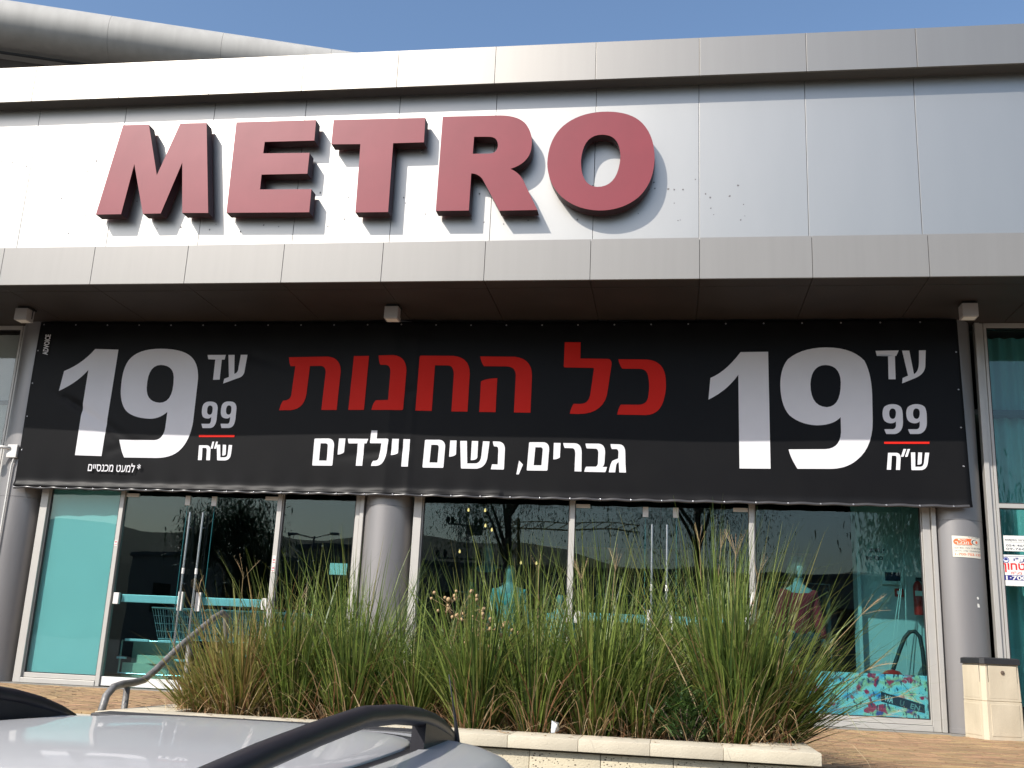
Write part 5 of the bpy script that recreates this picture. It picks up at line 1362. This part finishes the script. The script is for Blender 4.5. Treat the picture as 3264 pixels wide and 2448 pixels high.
# ------------------------------------------------------------------ handrail
t = thing('handrail', 'worn grey tubular handrail sloping up beside the planter', 'handrail', (-3.43, 6.2, -1.1))
def hp(y, z): return (0, y - 6.2, z + 1.1)
raw = [(6.19, -0.75), (6.19, 0.02), (6.19, 0.17), (6.225, 0.265), (6.30, 0.315), (6.40, 0.33), (6.56, 0.337), (6.68, 0.352), (6.80, 0.40), (7.16, 0.577), (7.66, 0.788), (7.80, 0.83), (7.88, 0.80), (7.90, 0.7), (7.90, 0.0)]
G().tube([hp(*p) for p in raw], 0.0235, 12).obj('top_rail', MT['galv'], t, smooth=True)
for y, z, zb in ((6.47, 0.31, -0.5), (7.3, 0.62, -0.12)):
    G().tube([hp(y, zb), hp(y, z)], 0.020, 12).obj('post', MT['galv'], t, smooth=True)

# ------------------------------------------------------------------ litter bin
t = thing('litter_bin', 'square cream concrete litter bin with black lid by the right column', 'litter bin', (3.13, 11.47, 0), (0, 0, R(15)))
g = G(); B = 0.42; c_ = 0.035
def oct_(x0, x1, z, e=0.0): return [(x0 + c_ + e, e * 0 + x0, z) for _ in ()]
def ringz(z, e=0.0, top=0.0):
    a, b2 = e, B - e; c = c_
    return [(a + c, a, z), (b2 - c * 0.4, a, z), (b2, a + c * 0.4, z), (b2, b2 - c, z), (b2 - c, b2, z), (a + c, b2, z), (a, b2 - c, z), (a, a + c, z)]
g.loft([ringz(0.0, 0.0), ringz(0.0 + 0.365, 0.002), ringz(0.367, 0.008), ringz(0.375, 0.008), ringz(0.377, 0.003), ringz(0.735, 0.012)])
g.obj('body', MT['binstone'], t)
for (z0, z1) in ((0.035, 0.345), (0.40, 0.72)):
    e = 0.004 if z0 < 0.3 else 0.009
    G().bbox(0.07, 0.375, e - 0.007, e + 0.004, z0, z1, 0.003).obj('face_panel', MT['binstone'], t)
    G().box(0.064, 0.381, e - 0.0015, e + 0.006, z0 - 0.008, z1 + 0.008).obj('groove', MT['black'], t)
    G().bbox(e - 0.007, e + 0.004, 0.07, 0.375, z0, z1, 0.003).obj('face_panel', MT['binstone'], t)
    G().box(e - 0.0015, e + 0.006, 0.064, 0.381, z0 - 0.006, z1 + 0.006).obj('groove', MT['joint'], t)
g = G(); g.loft([ringz(0.736, -0.006), ringz(0.79, -0.004), ringz(0.80, 0.02)]); g.obj('lid', MT['rubber'], t)
G().lathe([(0.02, 0), (0.02, 0.008), (0.008, 0.012)], n=12).obj('bolt', MT['bark'], t, (0.22, 0.002, 0.655), (R(90), 0, 0))
mesh_box('white_offcut', 'narrow white board offcut standing against the bin', 'board', 3.055, 3.12, 11.80, 11.82, 0.0, 0.29, 'paper')

# ------------------------------------------------------------------ cars
def foot(hx, y0, y1, z, p=3.2, n=48, cx=0.0):
    out = []
    for i in range(n):
        a = 2 * math.pi * i / n; c, s = math.cos(a), math.sin(a)
        out.append((cx + hx * math.copysign(abs(c) ** (2 / p), c), (y0 + y1) / 2 + (y1 - y0) / 2 * math.copysign(abs(s) ** (2 / p), s), z))
    return out
def car(label, loc, paint, rails=True, H=1.5, shoulder=True, L=4.2, group=None, sc=(1, 1, 1)):
    t = thing('parked_car', label, 'car', loc)
    P = MT[paint]
    # lower body, lofted along its length
    st_ = [(0.0, .55, .30, .52), (0.05, .70, .24, .62), (0.18, .80, .21, .72), (0.45, .86, .20, .82), (0.95, .895, .20, .93), (1.4, .90, .20, .965), (2.6, .905, .20, .975), (3.5, .90, .20, .985), (3.95, .87, .24, .97), (4.12, .80, .28, .93), (4.2, .70, .34, .86)]
    rings = []
    for (y, w, zb, zt) in st_:
        y = y * L / 4.2; zt *= H / 1.5
        w *= 1.07; half = [(w * 0.88, zb), (w * 0.97, zb + 0.08), (w, zb + (zt - zb) * 0.45), (w * 0.985, zb + (zt - zb) * 0.75), (w * 0.955, zt - 0.03), (w * 0.90, zt), (w * 0.5, zt + 0.02)]
        rings.append([(x, y, z) for x, z in half] + [(-x, y, z) for x, z in reversed(half)])
    g = G(); g.loft(rings); g.obj('body', P, t, smooth=50)
    k = H / 1.5
    g = G(); g.loft([foot(.955, 1.0, 3.98, .955 * k, 4), foot(.95, 1.45, 3.86, 1.2 * k, 4), foot(.946, 1.68, 3.76, 1.345 * k, 4)], cap=True)
    g.obj('windows', MT['car_glass'], t, smooth=60)
    # body-coloured frames round the roof
    lv = [(1.325, .962, 1.64, 3.80, 4), (1.36, .96, 1.68, 3.78, 3.8), (1.395, .948, 1.73, 3.73, 3.6), (1.428, .92, 1.78, 3.66, 3.5), (1.452, .865, 1.84, 3.60, 3.4), (1.465, .785, 1.88, 3.56, 3.4), (1.464, .682, 1.9, 3.53, 3.4)]
    g = G(); g.loft([foot(h_, a, c, z * k, p) for z, h_, a, c, p in lv], cap=False); g.obj('roof_frame', P, t, smooth=True)
    g = G(); g.loft([foot(.684, 1.895, 3.535, 1.4645 * k, 3.4), foot(.678, 1.905, 3.53, 1.457 * k, 3.4), foot(.652, 1.93, 3.50, 1.457 * k, 3.4), foot(.646, 1.94, 3.495, 1.462 * k, 3.4)], cap=False)
    g.obj('roof_seam', MT['rubber'], t, smooth=60)
    lv = [(1.460, .648, 1.935, 3.50), (1.468, .638, 1.95, 3.485), (1.476, .59, 2.0, 3.44), (1.487, .46, 2.1, 3.36), (1.495, .34, 2.25, 3.24), (1.500, .2, 2.45, 3.05), (1.502, .05, 2.65, 2.85)]
    g = G(); g.loft([foot(h_, a, c, z * k, 3.4) for z, h_, a, c in lv], cap=True); g.obj('roof', P, t, smooth=True)
    # pillars
    for s in (-1, 1):
        g = G(); g.tube([(s * .93, 1.02, .96 * k), (s * .93, 1.72, 1.345 * k)], 0.03, 8); g.obj('pillar', P, t, smooth=60)
        g = G(); g.loft([[(s * .90, 3.55, .96 * k), (s * .90, 3.9, .96 * k), (s * .84, 3.92, .96 * k), (s * .84, 3.55, .96 * k)], [(s * .875, 3.58, 1.33 * k), (s * .873, 3.72, 1.33 * k), (s * .83, 3.74, 1.33 * k), (s * .83, 3.58, 1.33 * k)]]); g.obj('pillar', P, t)
        g = G(); g.box(s * .95 - .02, s * .95 + .015, 2.55, 2.65, .97 * k, 1.34 * k); g.obj('pillar', MT['rubber'], t)
        g = G(); yy = [1.75, 1.95, 2.4, 2.9, 3.3, 3.5, 3.6]
        g.tube([(s * .966, y, 1.325 * k - 0.02 * ((y - 2.6) / 1.0) ** 2) for y in yy], 0.008, 6); g.obj('window_trim', MT['chrome'], t, smooth=True)
        # wheels
        for wy in (0.75, 3.38):
            G().lathe([(0.20, -0.1), (0.30, -0.1), (0.315, -0.07), (0.315, 0.07), (0.30, 0.1), (0.20, 0.1)], n=32).obj('tyre', MT['tyre'], t, (s * .83, wy * L / 4.2, 0.315), (0, R(90), 0), smooth=40)
            g = G(); g.lathe([(0.205, 0.02), (0.205, 0.09), (0.18, 0.095), (0.17, 0.07)], n=24)
            for q in range(5):
                a = 2 * math.pi * q / 5; g.box(0, 0.19, -0.022, 0.022, 0.065, 0.088, M=Matrix.Rotation(a, 4, 'Z'))
            g.obj('rim', MT['rim'], t, (s * .83, wy * L / 4.2, 0.315), (0, R(90 * s), 0), smooth=40)
            g = G(); g.tube([(s * .895, wy * L / 4.2 + 0.36 * math.cos(a), 0.33 + 0.36 * math.sin(a)) for a in [math.pi * i / 14 for i in range(15)]], 0.03, 6); g.obj('arch_lip', MT['rubber'], t, smooth=True)
        G().bbox(-0.10, 0.10, -0.06, 0.06, -0.06, 0.07, 0.03).obj('mirror', P, t, (s * 1.0, 1.25, 0.98 * k))
        G().bbox(-0.13, 0.13, -0.05, 0.05, -0.07, 0.07, 0.02).obj('headlight', MT['lamp_clear'], t, (s * .62, 0.12, 0.62 * k), (0, 0, R(-s * 28)))
        G().bbox(-0.07, 0.07, -0.04, 0.04, -0.18, 0.18, 0.02).obj('tail_light', MT['lamp_red'], t, (s * .78, 4.06 * L / 4.2, 0.78 * k), (0, 0, R(s * -20)))
        G().bbox(-0.012, 0.012, -0.08, 0.08, -0.012, 0.012, 0.005).obj('door_handle', P, t, (s * .905, 2.2, .86 * k))
    G().bbox(-0.55, 0.55, -0.03, 0.05, -0.05, 0.09, 0.02).obj('number_plate_recess', MT['black'], t, (0, 0.03, 0.45))
    G().bbox(-0.62, 0.66, -0.10, 0.03, -0.014, 0.014, 0.006).obj('roof_edge_shade', MT['rubber'], t, (0, 3.62, 1.456 * k))  # dark strip standing in for the shaded underside at the roof's rear edge
    if rails:
        for s in (-1, 1):
            g = G()
            X = s * .672
            tp = [(1.35, 1.462), (1.42, 1.495), (1.55, 1.525), (1.82, 1.548), (2.1, 1.566), (2.43, 1.582), (2.73, 1.573), (3.0, 1.553), (3.14, 1.535), (3.28, 1.51), (3.4, 1.482), (3.5, 1.455)]
            g.tube([(X, y, z * k - 0.003) for y, z in tp], [0.016, 0.022] + [0.0265] * 8 + [0.023, 0.016], 12, sy=0.95)
            g.obj('roof_rail', MT['rail_black'], t, smooth=True)
            for pf in ([(2.99, 1.452), (3.01, 1.56), (3.14, 1.53), (3.28, 1.505), (3.40, 1.478), (3.49, 1.452)], [(1.36, 1.452), (1.46, 1.49), (1.58, 1.52), (1.66, 1.53), (1.70, 1.452)]):
                g = G(); g.loft([[(X + e, y, z * k) for y, z in pf] for e in (-.02, .02)]); g.obj('rail_foot', MT['rail_black'], t)
        G().tube([(.695, 3.46, 1.44), (.69, 3.45, 1.50), (.68, 3.43, 1.57), (.665, 3.41, 1.66)], [0.012, 0.006, 0.003, 0.0015], 6).obj('antenna', MT['rubber'], t, smooth=True)
    return t
car('silver estate car with black roof rails parked facing away in the foreground', (-1.37, 0.0, -1.1), 'silver_car', True)

# ------------------------------------------------------------------ big hall behind, upper left
hall = thing('exhibition_hall', 'tall hall with a rounded white eave rising behind the shop roof', 'building', (0, 0, 0))
pA, pB = Vector((-19.5, 24.0, 0)), Vector((-10.55, 27.26, 0)); dv = (pB - pA).normalized(); nv = Vector((dv.y, -dv.x, 0))   # nv faces the street
zc, rr_ = 17.72, 0.66
i = -6
while i < 22:
    g = G(); a = pA + dv * (i * 3.2); b2 = pA + dv * (i * 3.2 + 3.193)
    rings = []
    for q in (a, b2):
        ring = []
        for k in range(19):
            th = R(95 - 200 * k / 18)
            ring.append(tuple(q + nv * (rr_ * math.cos(th)) + Vector((0, 0, zc + rr_ * math.sin(th)))))
        ring.append(tuple(q - nv * 0.9 + Vector((0, 0, zc - rr_))))
        ring.append(tuple(q - nv * 0.9 + Vector((0, 0, zc + rr_))))
        rings.append(ring)
    g.loft(rings); g.obj('eave_panel', MT['hall'], hall, smooth=40); i += 1
g = G()
c0, c1 = pA - dv * 19, pA + dv * 70
def q8(off0, off1, z0, z1): 
    P0 = [c0 - nv * off0, c1 - nv * off0, c1 - nv * off1, c0 - nv * off1]
    g.add([tuple(p + Vector((0, 0, z))) for z in (z0, z1) for p in P0], [(0, 1, 2, 3), (7, 6, 5, 4), (0, 4, 5, 1), (1, 5, 6, 2), (2, 6, 7, 3), (3, 7, 4, 0)])
q8(0.92, 30, -1.1, 18.2); g.obj('wall', MT['hall_wall'], hall)
g = G(); pts = [tuple(pA + dv * s - nv * 0.3 + Vector((0, 0, zc - rr_ - 0.12 - 0.05 * math.sin(s)))) for s in range(-18, 60, 3)]
g.tube(pts, 0.05, 6); g.obj('gutter_pipe', MT['frame_dark'], hall)

# ------------------------------------------------------------------ surroundings behind the camera (seen in the glass)
def tree(label, x, y, h, cr, n, seed, weep=0.0, z0=-1.1, group=None, lf=1.0):
    rng = random.Random(seed); t = thing('eucalyptus_tree', label, 'tree', (x, y, z0), group=group)
    g = G(); g.tube([(0, 0, 0), (0.1, 0, h * 0.3), (0.0, 0.1, h * 0.6), (0.1, 0, h * 0.9)], [0.22, 0.16, 0.11, 0.03], 10)
    cs = []
    for i in range(9):
        a = rng.uniform(0, 6.28); z1 = h * rng.uniform(0.35, 0.7); e = Vector((cr * 0.75 * math.cos(a), cr * 0.75 * math.sin(a), min(h, z1 + h * 0.22)))
        g.tube([(0.05, 0, z1), (e.x * 0.5, e.y * 0.5, (z1 + e.z) / 2 + 0.2), tuple(e)], [0.09, 0.05, 0.02], 6); cs.append(e)
    g.obj('trunk', MT['bark'], t, smooth=True)
    g = G()
    for i in range(n):
        c = rng.choice(cs) + Vector((rng.gauss(0, cr * 0.28), rng.gauss(0, cr * 0.28), rng.gauss(0, h * 0.08) - weep * rng.random() ** 2))
        blade(g, c, rng.uniform(0, 6.28), lf * rng.uniform(0.22, 0.42), lf * rng.uniform(0.05, 0.10), rng.uniform(1.0, 3.0) if not weep else rng.uniform(2.2, 3.1), 0.5, rng, 2)
    prop(g.obj('crown', MT['tree_leaf'], t), kind='stuff')
tree('broad eucalyptus reflected in the left doors', -21.5, -25, 8.4, 2.3, 12000, 1)
tree('smaller eucalyptus beside the street lamp across the car park', -18.9, -27, 6.0, 1.5, 2600, 2)
tree('weeping eucalyptus close behind the parked cars', -6.0, -13.5, 13.0, 3.0, 15000, 3, 2.2, lf=0.45)
tree('weeping eucalyptus across the lane at the right', 1.0, -16, 14.5, 3.2, 15000, 4, 2.8, lf=0.45)
tree('eucalyptus at the far right of the car park', 11.5, -19, 10.0, 3.0, 7000, 5, 1.5)
def house(label, x0, x1, y0, y1, h, nwin):
    t = thing('low_building', label, 'building', ((x0 + x1) / 2, y1, -1.1)); w = x1 - x0
    G().box(-w / 2, w / 2, -(y1 - y0), 0, 0, h).obj('wall', MT['plaster'], t)
    G().bbox(-w / 2 - 0.2, w / 2 + 0.2, -(y1 - y0) - 0.2, 0.2, h, h + 0.35, 0.02).obj('roof', MT['hall_wall'], t)
    for i in range(nwin):
        x = -w / 2 + w * (i + 0.5) / nwin
        G().bbox(x - 0.8, x + 0.8, 0.0, 0.06, h * 0.45, h * 0.75, 0.02).obj('window', MT['car_glass'], t)
house('flat roofed workshop block across the car park', -26, -20.2, -52, -46, 8.2, 3)
house('long low warehouse behind the workshop block', -44, 40, -70, -56, 8.0, 14)
t = thing('street_lamp', 'double armed street lamp across the car park', 'street lamp', (-17.6, -25, -1.1))
G().tube([(0, 0, 0), (0, 0, 6.9)], [0.08, 0.045], 8).obj('pole', MT['galv'], t, smooth=True)
for s in (-1, 1):
    G().tube([(0, 0, 6.8), (s * 0.9, 0, 7.0)], 0.03, 6).obj('arm', MT['galv'], t)
    G().bbox(-0.25, 0.25, -0.1, 0.1, -0.06, 0.06, 0.03).obj('lantern', MT['lamp_grey'], t, (s * 1.1, 0, 7.0))
def lattice(g, p, h, w0, w1, n, r=0.03):
    for i in range(n):
        za, zb_ = h * i / n, h * (i + 1) / n; wa = w0 + (w1 - w0) * i / n; wb = w0 + (w1 - w0) * (i + 1) / n
        for sx, sy in ((-1, -1), (1, -1), (1, 1), (-1, 1)):
            g.tube([(sx * wa, sy * wa, za), (sx * wb, sy * wb, zb_)], r, 4, cap=False)
        g.tube([(-wa, wa, za), (wb, wb, zb_)], r * 0.7, 4, cap=False); g.tube([(wa, wa, za), (-wb, wb, zb_)], r * 0.7, 4, cap=False)
        g.tube([(-wa, -wa, za), (wb, -wb, zb_)], r * 0.7, 4, cap=False)
t = thing('power_pylon', 'small lattice power pole across the car park', 'pylon', (-12.6, -38, -1.1))
g = G(); lattice(g, None, 10.2, 0.5, 0.2, 12); g.obj('mast', MT['galv'], t)
for z, w in ((9.2, 1.0), (7.1, 1.5)):
    G().bbox(-w, w, -0.06, 0.06, z - 0.06, z + 0.06, 0.01).obj('cross_arm', MT['galv'], t)
    for k in (-1, -0.7, 0.7, 1): G().lathe([(0.05, 0), (0.12, 0.08), (0.12, 0.35), (0.05, 0.45)], n=8).obj('insulator', MT['rubber'], t, (k * w, 0, z + 0.06))
t = thing('tower_crane', 'distant tower crane beyond the warehouse', 'crane', (-26, -150, -1.1))
g = G(); lattice(g, None, 24, 0.8, 0.8, 14, 0.12); g.obj('mast', MT['yellow_steel'], t)
g = G(); 
for i in range(14):
    a, b2 = -7 + 2 * i, -5 + 2 * i
    g.tube([(a, 0, 22), (b2, 0, 22)], 0.12, 4); g.tube([(a, 0, 23.2), (b2, 0, 23.2)], 0.1, 4); g.tube([(a, 0, 22), (b2, 0, 23.2)], 0.08, 4)
g.obj('jib', MT['yellow_steel'], t)
G().box(-8.5, -6, -0.8, 0.8, 20.8, 22.6).obj('counterweight', MT['plaster'], t)
# hills all round the horizon
g = G(); n = 180; vs = []
def hh(a): return 36 + 5 * math.sin(a * 3 + 1) + 3 * math.sin(a * 7 + 2) + 1.5 * math.sin(a * 17)
for i in range(n):
    a = 2 * math.pi * i / n
    for rad, f in ((300, 0), (345, 0.55), (390, 1.0), (520, 0.7)):
        vs.append((rad * math.cos(a), rad * math.sin(a), -1.2 + hh(a) * f + (2 * math.sin(a * 40) if f else 0)))
g.add(vs, [(i * 4 + k, ((i + 1) % n) * 4 + k, ((i + 1) % n) * 4 + k + 1, i * 4 + k + 1) for i in range(n) for k in range(3)])
prop(g.obj('hills', MT['hill'], smooth=True), kind='structure')
